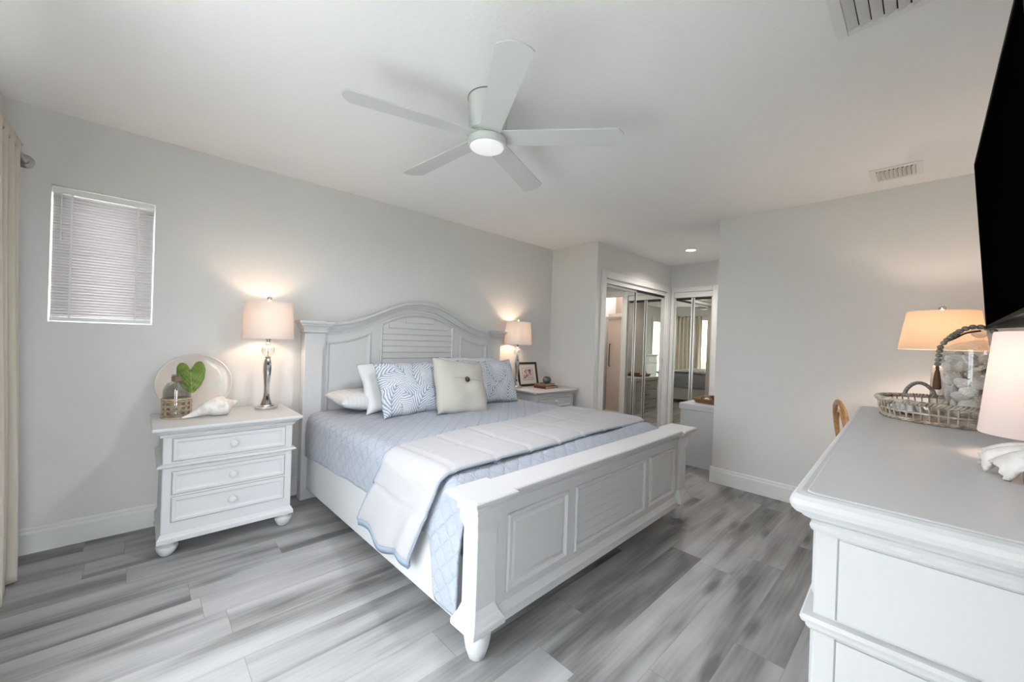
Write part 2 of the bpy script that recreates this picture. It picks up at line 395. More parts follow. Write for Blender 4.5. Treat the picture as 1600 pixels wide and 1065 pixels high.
    mx = g.n('ShaderNodeMixShader', None, _0=.30, _1=g.b.outputs[0], _2=tl); g.t.links.new(mx.outputs[0], g.out.inputs[0]); M['blind'] = g.m
    g = G('lamp_glow'); g.set(Base_Color=(1, 1, 1), Emission_Color=(1, .96, .9), Emission_Strength=9.0); M['glow'] = g.m
    M['tile'] = simple('tile', (.36, .28, .23), .4)
    M['lawn'] = simple('lawn', (.10, .17, .05), .9, bump=(50, .5, .03)); M['patio'] = simple('bounce_slab_stone', (.55, .54, .52), .9, bump=(6, .2, .01)); M['stucco'] = simple('stucco', (.72, .72, .70), .9)
    M['ceramic'] = simple('ceramic', (.70, .69, .67), .3)
    M['mercury'] = simple('hammered_glass', (.72, .66, .58), .22, .55, bump=(130, 1.0, .006))
make_materials()

# ------------------------------------------------------------------ room
H = 2.44
XL, XR, YB, YF = -0.557, 3.904, 3.357, -0.40
XS, YC, XE, YH = 3.84, 2.665, 5.73, 1.36      # closet side wall, closet front, hall end, hall south wall
def room():
    b = BM(); box(b, -0.66, 6.8, -0.5, 3.46, -0.08, 0); struct('floor', b, M['floor'])
    b = BM(); box(b, -0.66, 6.8, -0.5, 3.46, H, H+.1); struct('ceiling', b, M['ceiling'])
    # headboard wall with the small high window
    wx0, wx1, wz0, wz1 = -0.383, 0.046, 1.274, 2.036
    b = BM(); t = YB+.12
    box(b, -0.66, wx0, YB, t, 0, H); box(b, wx1, 6.8, YB, t, 0, H); box(b, wx0, wx1, YB, t, 0, wz0); box(b, wx0, wx1, YB, t, wz1, H)
    struct('wall_back', b, M['wall'])
    f = BM()
    for a in ((wx0, wx1, YB+.085, YB+.115, wz0, wz0+.03), (wx0, wx1, YB+.085, YB+.115, wz1-.03, wz1), (wx0, wx0+.03, YB+.085, YB+.115, wz0+.03, wz1-.03), (wx1-.03, wx1, YB+.085, YB+.115, wz0+.03, wz1-.03)): box(f, *a)
    wnd = struct('window_1', f, M['trim'])
    p = BM(); box(p, wx0+.03, wx1-.03, YB+.098, YB+.104, wz0+.03, wz1-.03); obj('pane', p, M['pane'], wnd, smooth=0)
    # left wall with the patio door opening
    dy0, dy1, dz = -0.10, 2.75, 2.08
    b = BM(); box(b, XL-.1, XL, YF-.1, dy0, 0, H); box(b, XL-.1, XL, dy1, YB, 0, H); box(b, XL-.1, XL, dy0, dy1, dz, H); struct('wall_left', b, M['wall'])
    f = BM()
    for y0, y1 in ((dy0, dy0+.05), (1.30, 1.35), (dy1-.05, dy1)): box(f, XL-.07, XL-.03, y0, y1, 0, dz)
    box(f, XL-.07, XL-.03, dy0, dy1, dz-.05, dz); box(f, XL-.07, XL-.03, dy0, dy1, 0, .06)
    d = struct('door_1', f, M['trim'])
    for y0, y1 in ((dy0+.05, 1.30), (1.35, dy1-.05)):
        p = BM(); box(p, XL-.053, XL-.047, y0, y1, .06, dz-.05); obj('pane', p, M['pane'], d, smooth=0)
    # wall behind the dresser with a glazed door
    gx0, gx1 = -0.48, 0.14
    b = BM(); box(b, XL-.1, gx0, YF-.1, YF, 0, H); box(b, gx1, XR, YF-.1, YF, 0, H); box(b, gx0, gx1, YF-.1, YF, dz, H); struct('wall_front', b, M['wall'])
    f = BM()
    for x0, x1 in ((gx0, gx0+.09), (gx1-.09, gx1)): box(f, x0, x1, YF-.07, YF-.03, 0, dz)
    box(f, gx0+.09, gx1-.09, YF-.07, YF-.03, dz-.1, dz); box(f, gx0+.09, gx1-.09, YF-.07, YF-.03, 0, .2)
    d = struct('door_2', f, M['trim'])
    p = BM(); box(p, gx0+.09, gx1-.09, YF-.053, YF-.047, .2, dz-.1); obj('pane', p, M['pane'], d, smooth=0)
    # right wall, hall walls
    b = BM(); box(b, XR, 6.8, YF-.1, YH, 0, H); struct('wall_right', b, M['wall'])
    b = BM(); box(b, XS, XS+.1, YC, YB, 0, H); box(b, XS+.1, 4.02, YC, YC+.1, 0, H); box(b, 4.02, 5.63, YC, YC+.1, 2.04, H); box(b, 5.63, XE, YC, YC+.1, 0, H)
    struct('wall_closet', b, M['wall'])
    b = BM()
    box(b, XE, XE+.1, 2.60, YB, 0, H); box(b, XE, XE+.1, 2.06, 2.60, 2.04, H); box(b, XE, XE+.1, 1.98, 2.06, 0, H)
    box(b, XE, XE+.1, YH, 1.42, 0, H); box(b, XE, XE+.1, 1.42, 1.98, 2.04, H); struct('wall_end', b, M['wall'])
    b = BM(); box(b, XE+.1, 6.8, 2.0, 2.06, 0, H); struct('wall_partition', b, M['wall'])
    b = BM(); box(b, 6.5, 6.8, YH, 2.0, 0, H); struct('wall_bath', b, M['tile'])
    b = BM(); box(b, 6.6, 6.8, 2.06, YB, 0, H); struct('wall_closet_rear', b, M['wall'])
    # baseboards
    def bb(name, axis, a0, a1, pos, sgn):
        prof = [(0, 0), (.015, 0), (.015, .108), (.012, .116), (.009, .120), (.009, .132), (.005, .140), (0, .142)]
        b = BM(); prism(b, [(pos+sgn*u, v) for u, v in prof], axis, a0, a1); struct(name, b, M['trim'])
    bb('baseboard_back', 'x', XL, XS, YB, -1); bb('baseboard_right', 'y', YF, YH+.015, XR, -1)
    bb('baseboard_closet', 'y', YC, YB-.016, XS, -1); bb('baseboard_left', 'y', dy1, YB-.016, XL, 1)
    bb('baseboard_front', 'x', gx1+.08, XR-.016, YF, 1); bb('baseboard_hall', 'x', XR-.014, XE, YH, 1)
    # casings
    def casing(name, pts):
        b = BM()
        for a in pts: box(b, *a)
        struct(name, b, M['trim'], bevel=.004)
    casing('trim_1', [(3.927, 4.02, YC-.018, YC, 0, 2.13), (5.63, XE-.002, YC-.018, YC, 0, 2.13), (4.02, 5.63, YC-.018, YC, 2.04, 2.13), (4.02, 4.032, YC, YC+.1, 0, 2.04), (5.618, 5.63, YC, YC+.1, 0, 2.04)])
    casing('trim_2', [(XE-.018, XE, 2.60, 2.64, 0, 2.11), (XE-.018, XE, 1.99, 2.06, 0, 2.11), (XE-.018, XE, 2.06, 2.60, 2.04, 2.11)])
    casing('trim_3', [(XE-.018, XE, 1.375, 1.42, 0, 2.13), (XE-.018, XE, 1.965, 1.99, 0, 2.13), (XE-.018, XE, 1.42, 1.965, 2.04, 2.13)])
    casing('trim_4', [(gx0-.07, gx0, YF, YF+.018, 0, 2.13), (gx1, gx1+.07, YF, YF+.018, 0, 2.13), (gx0, gx1, YF, YF+.018, dz, 2.13)])
    # outdoors beyond the doors
    b = BM(); box(b, -25, 8, -25, 12, -.25, -.10); struct('ground_lawn', b, M['lawn'])
    b = BM(); box(b, -4.5, -.66, -5, 8, -.10, -.06); box(b, -.66, 5, -4, -.5, -.10, -.06); struct('ground_bounce_slab', b, M['patio'])  # unseen pale slab added to bounce daylight up to the ceiling
room()

def mirror_doors():
    # sliding mirror doors of the closet
    t = thing('track_fascia', 'white sliding door track header above the two large closet mirrors', 'door track', (0, 0, 0))
    b = BM(); box(b, 4.033, 5.617, YC+.012, YC+.09, 1.985, 2.039); obj('header', b, M['trim'], t, smooth=0, bevel=.002)
    b = BM(); box(b, 4.033, 5.617, YC+.02, YC+.085, 0.0, .012); obj('floor_track', b, M['silver'], t, smooth=0)
    def slide(x0, x1, y, label, dark):
        d = thing('mirror_door', label, 'mirror door', (x0, y, 0))
        b = BM(); box(b, .003, x1-x0-(.022 if dark else .003), -.004, .004, .034, 1.955); obj('mirror_pane', b, M['mirror'], d, smooth=0)
        b = BM(); W = x1-x0
        l_, r_ = (.006, .026) if dark else (.004, .006)
        box(b, 0, l_, -.007, .007, .014, 1.98); box(b, W-r_, W, -.007, .007, .014, 1.98); box(b, l_, W-r_, -.007, .007, .014, .036)
        obj('frame', b, M['silver'], d, smooth=0, bevel=.002)
        b = BM(); box(b, .024, W-.024, -.007, .007, 1.953, 1.98); obj('top_rail', b, M['black'] if dark else M['silver'], d, smooth=0)
        if dark:
            b = BM(); loft(b, [(W-.018, W-.006, -.012, -.0071, .98), (W-.018, W-.006, -.012, -.0071, 1.06)]); obj('finger_pull', b, M['nickel'], d, smooth=0)
    slide(4.034, 4.86, YC+.050, 'left sliding mirror door of the closet beside the far nightstand', False)
    slide(4.80, 5.616, YC+.034, 'right sliding closet mirror door with a dark top rail and silver edge', True)
    # narrow mirrors at the end of the hall
    t = thing('track_fascia', 'white header strip above the narrow mirrors at the hall end', 'door track', (0, 0, 0))
    b = BM(); box(b, XE+.005, XE+.08, 2.061, 2.599, 1.96, 2.039); obj('header', b, M['trim'], t, smooth=0, bevel=.002)
    b = BM(); box(b, XE+.01, XE+.08, 2.061, 2.599, 0, .014); obj('floor_track', b, M['silver'], t, smooth=0)
    def fold(y0, y1, label, x):
        d = thing('mirror_panel', label, 'mirror door', (x, y0, 0)); L = y1-y0
        b = BM(); box(b, -.004, .004, .02, L-.02, .05, 1.925); obj('mirror_pane', b, M['mirror2'], d, smooth=0)
        b = BM(); box(b, -.011, .011, 0, .02, .016, 1.955); box(b, -.011, .011, L-.02, L, .016, 1.955); box(b, -.011, .011, .02, L-.02, .016, .05)
        obj('frame', b, M['silver'], d, smooth=0, bevel=.002)
        b = BM(); box(b, -.011, .011, .02, L-.02, 1.925, 1.955); obj('top_rail', b, M['black'], d, smooth=0)
    fold(2.338, 2.597, 'narrow framed mirror at the hall end, next to the closet corner', XE+.03)
    fold(2.063, 2.326, 'narrow framed mirror at the hall end, half hidden behind the grey wall corner', XE+.03)
    b = BM(); box(b, XE+.045, XE+.055, 2.326, 2.338, .016, 1.955); d = obj('gap_shadow_strip', b, M['black'], None, smooth=0); tag(d, 'black strip painted in for the shadow gap between the two narrow hall mirrors', 'painted shadow')  # black strip stands in for the shade between the two mirrors
    bl = bpy.data.lights.new('bath_fill_light', 'AREA'); bl.shape = 'DISK'; bl.size = .3; bl.energy = 8; bl.color = (1, .94, .88)  # unseen fill light added to brighten the bath and hall
    bo = bpy.data.objects.new('bath_fill_light', bl); COL.objects.link(bo); bo.location = (6.1, 1.68, 2.40)
    # shower door seen in the closet mirror
    d = thing('shower_door', 'brown tinted glass shower door on a rail, reflected in the closet mirror', 'shower door', (6.2, 1.37, 0))
    b = BM(); box(b, -.005, .005, .03, .60, .05, 1.80); obj('glass_panel', b, M['frost'], d, smooth=0)
    b = BM(); box(b, -.03, -.012, .0, .62, 1.70, 1.74); obj('rail', b, M['nickel'], d, smooth=0)
    b = BM(); tube(b, [(-.005, .10, .85), (-.05, .10, .85), (-.05, .10, 1.25), (-.005, .10, 1.25)], .008, 8); obj('handle', b, M['bronze'], d)
    b = BM(); box(b, -.03, .03, .0, .62, 0, .05); obj('curb', b, M['trim'], d, smooth=0)
    # breaker panel and switch on the hall south wall
    d = thing('breaker_panel', 'grey painted electrical panel door on the hall wall, reflected in the mirror', 'electrical panel', (4.35, YH, .98))
    b = BM(); box(b, 0, .24, .001, .014, 0, .72); obj('cover', b, M['wall'], d, smooth=0, bevel=.003)
    b = BM(); box(b, .215, .228, .014, .018, .34, .38); obj('latch', b, M['trim'], d, smooth=0)
    d = thing('light_switch', 'white rocker light switch on the hall wall above the small chest', 'light switch', (4.08, YH, 1.15))
    b = BM(); box(b, 0, .075, .001, .007, 0, .12); obj('plate', b, M['white2'], d, smooth=0, bevel=.002)
    b = BM(); box(b, .022, .053, .007, .011, .03, .09); obj('rocker', b, M['white2'], d, smooth=0)
mirror_doors()

# ------------------------------------------------------------------ blind
def blind():
    x0, x1, z0, z1 = -0.379, 0.042, 1.280, 2.028
    t = thing('window_blind', 'white mini blind lowered in the small window above the near nightstand', 'blind', (0, YB+.004, 0))
    b = BM(); box(b, x0, x1, -.002, .030, z1-.032, z1); obj('headrail', b, M['white2'], t, smooth=0, bevel=.002)
    b = BM(); n = 42
    for i in range(n):
        z = z1-.045-(z1-.045-z0-.035)*i/(n-1); d, a = .0125, radians(73)
        p = [(0, -d*cos(a), z-d*sin(a)), (0, 0.0015, z), (0, d*cos(a), z+d*sin(a))]
        for (q0, q1) in zip(p, p[1:]):
            vs = [b.verts.new((xx, .014+q[1], q[2])) for xx, q in ((x0+.003, q0), (x1-.003, q0), (x1-.003, q1), (x0+.003, q1))]; b.faces.new(vs)
    o = obj('slats', b, M['blind'], t, smooth=80); s = o.modifiers.new('thick', 'SOLIDIFY'); s.thickness = .0008
    b = BM(); box(b, x0+.002, x1-.002, .004, .026, z0, z0+.022); obj('bottom_rail', b, M['white2'], t, smooth=0, bevel=.003)
    for xx in (x0+.075, x1-.075):
        b = BM(); box(b, xx-.004, xx+.004, -.0015, -.0005, z0+.02, z1-.03); obj('ladder_tape', b, M['white2'], t, smooth=0)
    b = BM(); tube(b, [(x0+.035, -.006, z1-.03), (x0+.035, -.008, z1-.3)], .0035, 6); obj('tilt_wand', b, M['white2'], t)
blind()

# ------------------------------------------------------------------ ceiling things
def fan():
    c = (1.22, 1.52, H)
    t = thing('ceiling_fan', 'white five-blade ceiling fan with a round light, hugging the ceiling', 'ceiling fan', c)
    b = BM(); lathe(b, [(.0, -.001), (.098, -.001), (.100, -.006), (.098, -.012), (.094, -.13), (.088, -.165), (.07, -.175), (0, -.176)], 40); obj('canopy', b, M['fan'], t)
    b = BM(); lathe(b, [(.0, -.0005), (.103, -.0005), (.103, -.003), (0, -.0035)], 40); obj('ceiling_ring', b, M['nickel'], t)
    b = BM(); lathe(b, [(0, -.172), (.074, -.172), (.078, -.178), (.078, -.192), (.086, -.196), (.094, -.202), (.095, -.222), (.094, -.234), (.086, -.236), (0, -.2365)], 40); obj('motor_housing', b, M['fan'], t)
    b = BM(); lathe(b, [(0, -.2362), (.084, -.2362), (.079, -.242), (.05, -.248), (0, -.251)], 40); obj('light_lens', b, M['fanlens'], t)
    d = bpy.data.lights.new('fan_fill_light', 'AREA'); d.shape = 'DISK'; d.size = .15; d.energy = 13; d.color = (.97, .98, 1); d.spread = radians(170)  # fill light added under the fan lens to even out the room
    o = bpy.data.objects.new('fan_fill_light', d); COL.objects.link(o); o.location = (0, 0, -.256); o.parent = t
    for k in range(5):
        a = .3989+2*pi*k/5
        b = BM(); n = 26; pitch = radians(-9)
        def outline(s):
            # s 0..1 root->tip : half width front / back
            wf = lerp(s, .050, .066); return wf
        r0, r1 = .075, .665
        top, bot = [], []
        rows = []
        for i in range(n+1):
            s = i/n; r = lerp(s, r0, r1); w = outline(s)
            
            rows.append([(r+(.030*(1-abs(e)**2.2)-.03)*smooth((s-.8)/.2)+.012*e*smooth((s-.8)/.2), w*e, 0) for e in (-1, -.94, -.8, -.4, 0, .4, .8, .94, 1)])
        def tw(p, dz):
            x, y, z = p; pz = sin(pitch)*y; py = cos(pitch)*y
            zz = -.190+pz+dz-.018*(x-.075)
            return (x*cos(a)-py*sin(a), x*sin(a)+py*cos(a), zz)
        T = [[b.verts.new(tw(p, .003)) for p in r] for r in rows]; B_ = [[b.verts.new(tw(p, -.003)) for p in r] for r in rows]
        for i in range(n):
            for j in range(8):
                b.faces.new((T[i][j], T[i+1][j], T[i+1][j+1], T[i][j+1])); b.faces.new((B_[i][j], B_[i][j+1], B_[i+1][j+1], B_[i+1][j]))
            for j in (0, 8): b.faces.new((T[i][j], T[i+1][j], B_[i+1][j], B_[i][j]))
        for i in (0, n):
            for j in range(8): b.faces.new((T[i][j], T[i][j+1], B_[i][j+1], B_[i][j]))
        obj('blade', b, M['fan'], t, smooth=50)
fan()

def vent(x0, x1, y0, y1, n, label, border):
    t = thing('ceiling_vent', label, 'air vent', ((x0+x1)/2, (y0+y1)/2, H)); hx, hy = (x1-x0)/2, (y1-y0)/2
    b = BM(); bd = border
    for a in ((-hx, hx, -hy, -hy+bd), (-hx, hx, hy-bd, hy), (-hx, -hx+bd, -hy+bd, hy-bd), (hx-bd, hx, -hy+bd, hy-bd)): box(b, *a, -.008, -.0005)
    obj('frame', b, M['white2'], t, smooth=0, bevel=.002)
    b = BM(); box(b, -hx+bd*.8, hx-bd*.8, -hy+bd*.8, hy-bd*.8, -.0012, -.0004); obj('duct_shade', b, M['black'], t, smooth=0, label='black sheet painted in for the dark duct opening')  # flat black sheet stands in for the shade inside the duct
    for i in range(n):
        y = -hy+bd+(2*hy-2*bd)*(i+.5)/n; b = BM(); w = (2*hy-2*bd)/n*.42; d = .014
        pts = [(y-w, -.002), (y-w*.2, -.008), (y+w, -.017), (y+w, -.0155), (y-w*.1, -.0065), (y-w+.001, -.0015)]
        prism(b, pts, 'x', -hx+bd, hx-bd); obj('louver', b, M['white2'], t, smooth=0)
vent(3.437, 3.687, .049, .296, 9, 'small white ceiling vent in front of the right wall', .032)
vent(1.52, 1.897, -.10, .266, 9, 'larger white ceiling vent cut off by the photo top edge', .034)

def recessed():
    t = thing('recessed_light', 'round recessed ceiling light glowing in the hall', 'ceiling light', (4.88, 2.03, H))
    b = BM(); lathe(b, [(.055, -.0005), (.078, -.0005), (.076, -.006), (.055, -.008)], 32, cap=False); skin = b
    obj('trim_ring', b, M['white2'], t)
    b = BM(); lathe(b, [(0, -.001), (.058, -.001), (.057, -.005), (0, -.006)], 32); obj('lens', b, M['glow'], t, label='glowing white lens')
    d = bpy.data.lights.new('recessed_bulb', 'SPOT'); d.energy = 45; d.color = (1, .93, .86); d.spot_size = radians(150); d.spot_blend = .6; d.shadow_soft_size = .05
    o = bpy.data.objects.new('recessed_bulb', d); COL.objects.link(o); o.location = (0, 0, -.02); o.parent = t
recessed()

# ------------------------------------------------------------------ bed
BED = (1.885, 3.325, 0.0); BROT = radians(1.36)
def arch(x):
    tab = [(0, 1.572), (.1, 1.566), (.2, 1.548), (.33, 1.498), (.42, 1.455), (.52, 1.412), (.62, 1.374), (.72, 1.352), (.82, 1.343), (1.1, 1.341)]
    return interp(abs(x), tab)
def archs(x):
    return sum(arch(x+d) for d in (-.05, -.025, 0, .025, .05))/5
def bun(h, r):
    return [(0, 0), (r*.50, 0), (r*.62, .006), (r*.86, h*.34), (r*.98, h*.62), (r, h*.74), (r*.92, h*.80), (r*.80, h*.82), (r*.80, h*.87), (r*.70, h*.90), (r*.74, h), (0, h)]
def bed():
    t = thing('bed', 'white wooden king bed with an arched louvered headboard and panelled footboard', 'bed', BED, BROT)
    # headboard
    xs = [-.89+1.78*i/72 for i in range(73)]
    b = BM()
    ring = [(-.89, .30)]+[(.89, .30)]+[(x, archs(x)-.004) for x in reversed(xs)]
    prism(b, ring, 'y', -.062, -.028)
    hb = obj('headboard', b, M['white'], t, smooth=25)
    b = BM(); crown = [(x, archs(x)) for x in [-.86+1.72*i/80 for i in range(81)]]
    xzstrip(b, crown, [(0, -.02), (0, -.112), (-.010, -.116), (-.020, -.112), (-.024, -.100), (-.046, -.088), (-.060, -.078), (-.066, -.078), (-.068, -.062), (-.068, -.02)])
    obj('crown_moulding', b, M['white'], hb, smooth=25)
    for s in (-1, 1):
        b = BM(); x0, x1 = sorted((s*.867, s*1.0)); xi = lambda w: (min(s*(.867-w), s*1.0), max(s*(.867-w), s*1.0))
        secs = []
        for z, w in ((0, 0), (1.13, 0), (1.185, .018), (1.262, .018)):
            a, c_ = xi(w); secs.append((a, c_, -.105, -.025, z))
        loft(b, secs)
        post = obj('post', b, M['white'], hb, smooth=0, bevel=.006)
        b = BM(); a, c_ = xi(.018)
        loft(b, [(a-o, c_+o, -.105-o, -.025, z) for o, z in ((.004, 1.262), (.012, 1.266), (.012, 1.276), (.008, 1.280), (.012, 1.292), (.024, 1.308), (.036, 1.318), (.036, 1.324), (.046, 1.330), (.050, 1.338), (.050, 1.347), (.044, 1.352))])
        obj('capital', b, M['white'], post, smooth=20)
    # panels
    fr = [(0, -.062), (0, -.070), (.006, -.076), (.012, -.076), (.022, -.066), (.028, -.062)]
    def panel(xa, xb, dz):
        m_ = 14; pts = [(xa, .45), (xb, .45)]+[(lerp(i/m_, xb, xa), archs(lerp(i/m_, xb, xa))-dz) for i in range(m_+1)]
        return pts
    for xa, xb in ((-.83, -.47), (.47, .83)):
        b = BM(); xzframe(b, panel(xa, xb, .145), fr); obj('panel_moulding', b, M['white'], hb, smooth=25)
    b = BM(); xzframe(b, panel(-.385, .385, .105), fr); obj('panel_moulding', b, M['white'], hb, smooth=25)
    b = BM(); z = .47; k = 0
    while z < 1.44:
        top = z+.058
        hw = .362
        while hw > .02 and archs(hw)-.120 < top: hw -= .006
        if hw > .05:
            prism(b, [(-.062, z), (-.069, z+.002), (-.071, z+.006), (-.0635, z+.052), (-.062, z+.053)], 'x', -hw, hw)
        z += .0535
    obj('louver_panel', b, M['white'], hb, smooth=0)
    # arch bead between crown and panels
    b = BM(); xzstrip(b, [(x, archs(x)-.084) for x in [-.845+1.69*i/80 for i in range(81)]], [(0, -.061), (0, -.068), (-.005, -.070), (-.010, -.068), (-.010, -.061)]); obj('bead_moulding', b, M['white'], hb, smooth=25)
    # side rails
    for s in (-1, 1):
        b = BM(); x0, x1 = sorted((s*.925, s*.958)); box(b, x0, x1, -2.06, -.10, .085, .365); obj('side_rail', b, M['white'], t, smooth=0, bevel=.005)
    b = BM(); box(b, -.92, .92, -2.06, -.10, .24, .27); obj('slat_platform', b, M['trim'], t, smooth=0)
    # footboard
    FY = -2.105
    b = BM(); box(b, -.90, .90, FY-.022, FY+.022, .115, .600); fb = obj('footboard', b, M['white'], t, smooth=0)
    for s in (-1, 1):
        x0, x1 = sorted((s*.875, s*1.005)); yb, yf = FY+.055, FY-.055
        b = BM()
        loft(b, [(x0-o, x1+o, yf-o, yb+o, z) for o, z in ((0, .128), (0.018, .132), (.018, .156), (.012, .162), (.006, .176), (0, .186), (-.012, .218), (-.012, .515), (-.002, .548), (0, .552), (0, .590))])
        post = obj('post', b, M['white'], fb, smooth=0, bevel=.004)
        b = BM(); loft(b, [(x0-o, x1+o, yf-o, yb+o, z) for o, z in ((.0, .590), (.008, .592), (.008, .602), (.004, .606), (.010, .617), (.024, .628), (.030, .632), (.030, .638), (.040, .642), (.044, .648), (.044, .656), (.038, .661))])
        obj('capital', b, M['white'], post, smooth=20)
        b = BM(); lathe(b, bun(.130, .054), 28, ((x0+x1)/2, FY, 0)); obj('bun_foot', b, M['white'], fb)
    b = BM(); loft(b, [(-.86, .86, FY-o, FY+o, z) for o, z in ((.024, .585), (.040, .588), (.040, .598), (.034, .602), (.040, .614), (.056, .626), (.062, .630), (.062, .637), (.072, .641), (.076, .647), (.076, .655), (.070, .660))]); obj('top_rail', b, M['white'], fb, smooth=20)
    b = BM(); loft(b, [(-.88, .88, FY-o, FY+o, z) for o, z in ((.022, .112), (.045, .114), (.045, .150), (.038, .156), (.030, .168), (.024, .178))]); obj('bottom_moulding', b, M['white'], fb, smooth=20)
    y = FY-.022
    fr2 = [(0, y+.002), (0, y-.006), (.006, y-.012), (.012, y-.012), (.020, y-.004), (.026, y+.002)]
    for xa, xb in ((-.815, -.405), (-.345, .395), (.445, .83)):
        b = BM(); xzframe(b, [(xa, .212), (xb, .212), (xb, .535), (xa, .535)], fr2); obj('panel_moulding', b, M['white'], fb, smooth=25)
    for xa, xb in ((-.815, -.405), (.445, .83)):
        b = BM(); loft(b, [(xa+.045+o, xb-.045-o, 0, 0, 0) for o in ()]) if False else None
        skin_rings(b, [[(xa+.045-e, y+.001-d, .257-e), (xb-.045+e, y+.001-d, .257-e), (xb-.045+e, y+.001-d, .49+e), (xa+.045-e, y+.001-d, .49+e)] for e, d in ((.012, 0), (0, .006))]); obj('raised_panel', b, M['white'], fb, smooth=0)
    b = BM()
    for i in range(6):
        z = .242+.0452*i; prism(b, [(y+.002, z), (y-.005, z+.002), (y-.006, z+.006), (y-.0005, z+.044), (y+.002, z+.044)], 'x', -.318, .368)
    obj('louver_panel', b, M['white'], fb, smooth=0)
    # mattress
    b = BM(); loft(b, [(-.915+o, .915-o, -1.99+o, -.12-o, z) for o, z in ((.03, .272), (0, .30), (0, .57), (.03, .61), (.06, .625))], .08); m_ = obj('mattress', b, M['sheet'], None, loc=BED, rot=(0, 0, BROT)); tag(m_, 'white mattress under the blue quilt on the bed', 'mattress')
bed()

QZ = .672
def bed_path(hemL, hemR, W=.972, r=.085, z=QZ):
    """returns function s->(x,z) along a drape over the bed; s measured from the middle (m)"""
    flat = W-r; arc = r*pi/2
    def f(s):
        sg = 1 if s >= 0 else -1; a = abs(s)
        if a < flat: return (s, z-.012*(a/flat)**2, 0)
        if a < flat+arc:
            th = (a-flat)/r; return (sg*(flat+r*sin(th)), z-.012-r*(1-cos(th)), th/(pi/2))
        d = a-flat-arc; return (sg*(W+.006*min(1, d/.1)), z-.012-r-d, 1)
    return f, flat+arc
def quilt():
    b = BM(); f, base = bed_path(0, 0)
    y0, y1 = -.115, -2.042
    def hem(y, s):   # drop length below the rounded edge
        zt = interp(-y, [(0, .335), (.25, .335), (.5, .36), (1.2, .375), (1.80, .37), (1.855, .30), (1.885, .150), (1.95, .14), (2.05, .15)])
        if s > 0: zt = interp(-y, [(0, .345), (1.0, .36), (1.85, .35), (2.0, .22), (2.05, .2)])
        return QZ-.012-.085-zt
    nu, nv = 150, 130
    def fn(u, v):
        y = lerp(v, y0, y1); sg = -1 if u < .5 else 1
        Ls = base+hem(y, -1); Rs = base+hem(y, 1)
        s = -Ls+(u*2)*Ls if u < .5 else (u-.5)*2*Rs
        x, z, side = f(s)
        foot = smooth((-y-1.86)/.18)
        z -= .055*foot*(1-side) if side < 1 else 0
        wob = .006*sin(y*5.1+x*3)*sin(x*4.2+1.3)+.003*sin(y*13+x*9)
        z += wob*(1-side)
        if side >= 1:
            d = (QZ-.1-z)
            bul = smooth((-y-1.78)/.1)*.022*smooth(d/.25)
            x += sg*(.006*sin(y*9+1)*smooth(d/.2)+.004*sin(y*23)*smooth(d/.3)+bul)
        return (x, y, z)
    def uv(u, v):
        y = lerp(v, y0, y1); Ls = base+hem(y, -1); Rs = base+hem(y, 1)
        s = -Ls+(u*2)*Ls if u < .5 else (u-.5)*2*Rs
        return (s, y)
    grid(b, fn, nu, nv, uv)
    o = obj('quilt', b, M['quilt'], None, smooth=80, loc=BED, rot=(0, 0, BROT)); tag(o, 'light blue stitched quilt spread over the bed', 'quilt')
    s = o.modifiers.new('thick', 'SOLIDIFY'); s.thickness = .010; s.offset = -1
quilt()

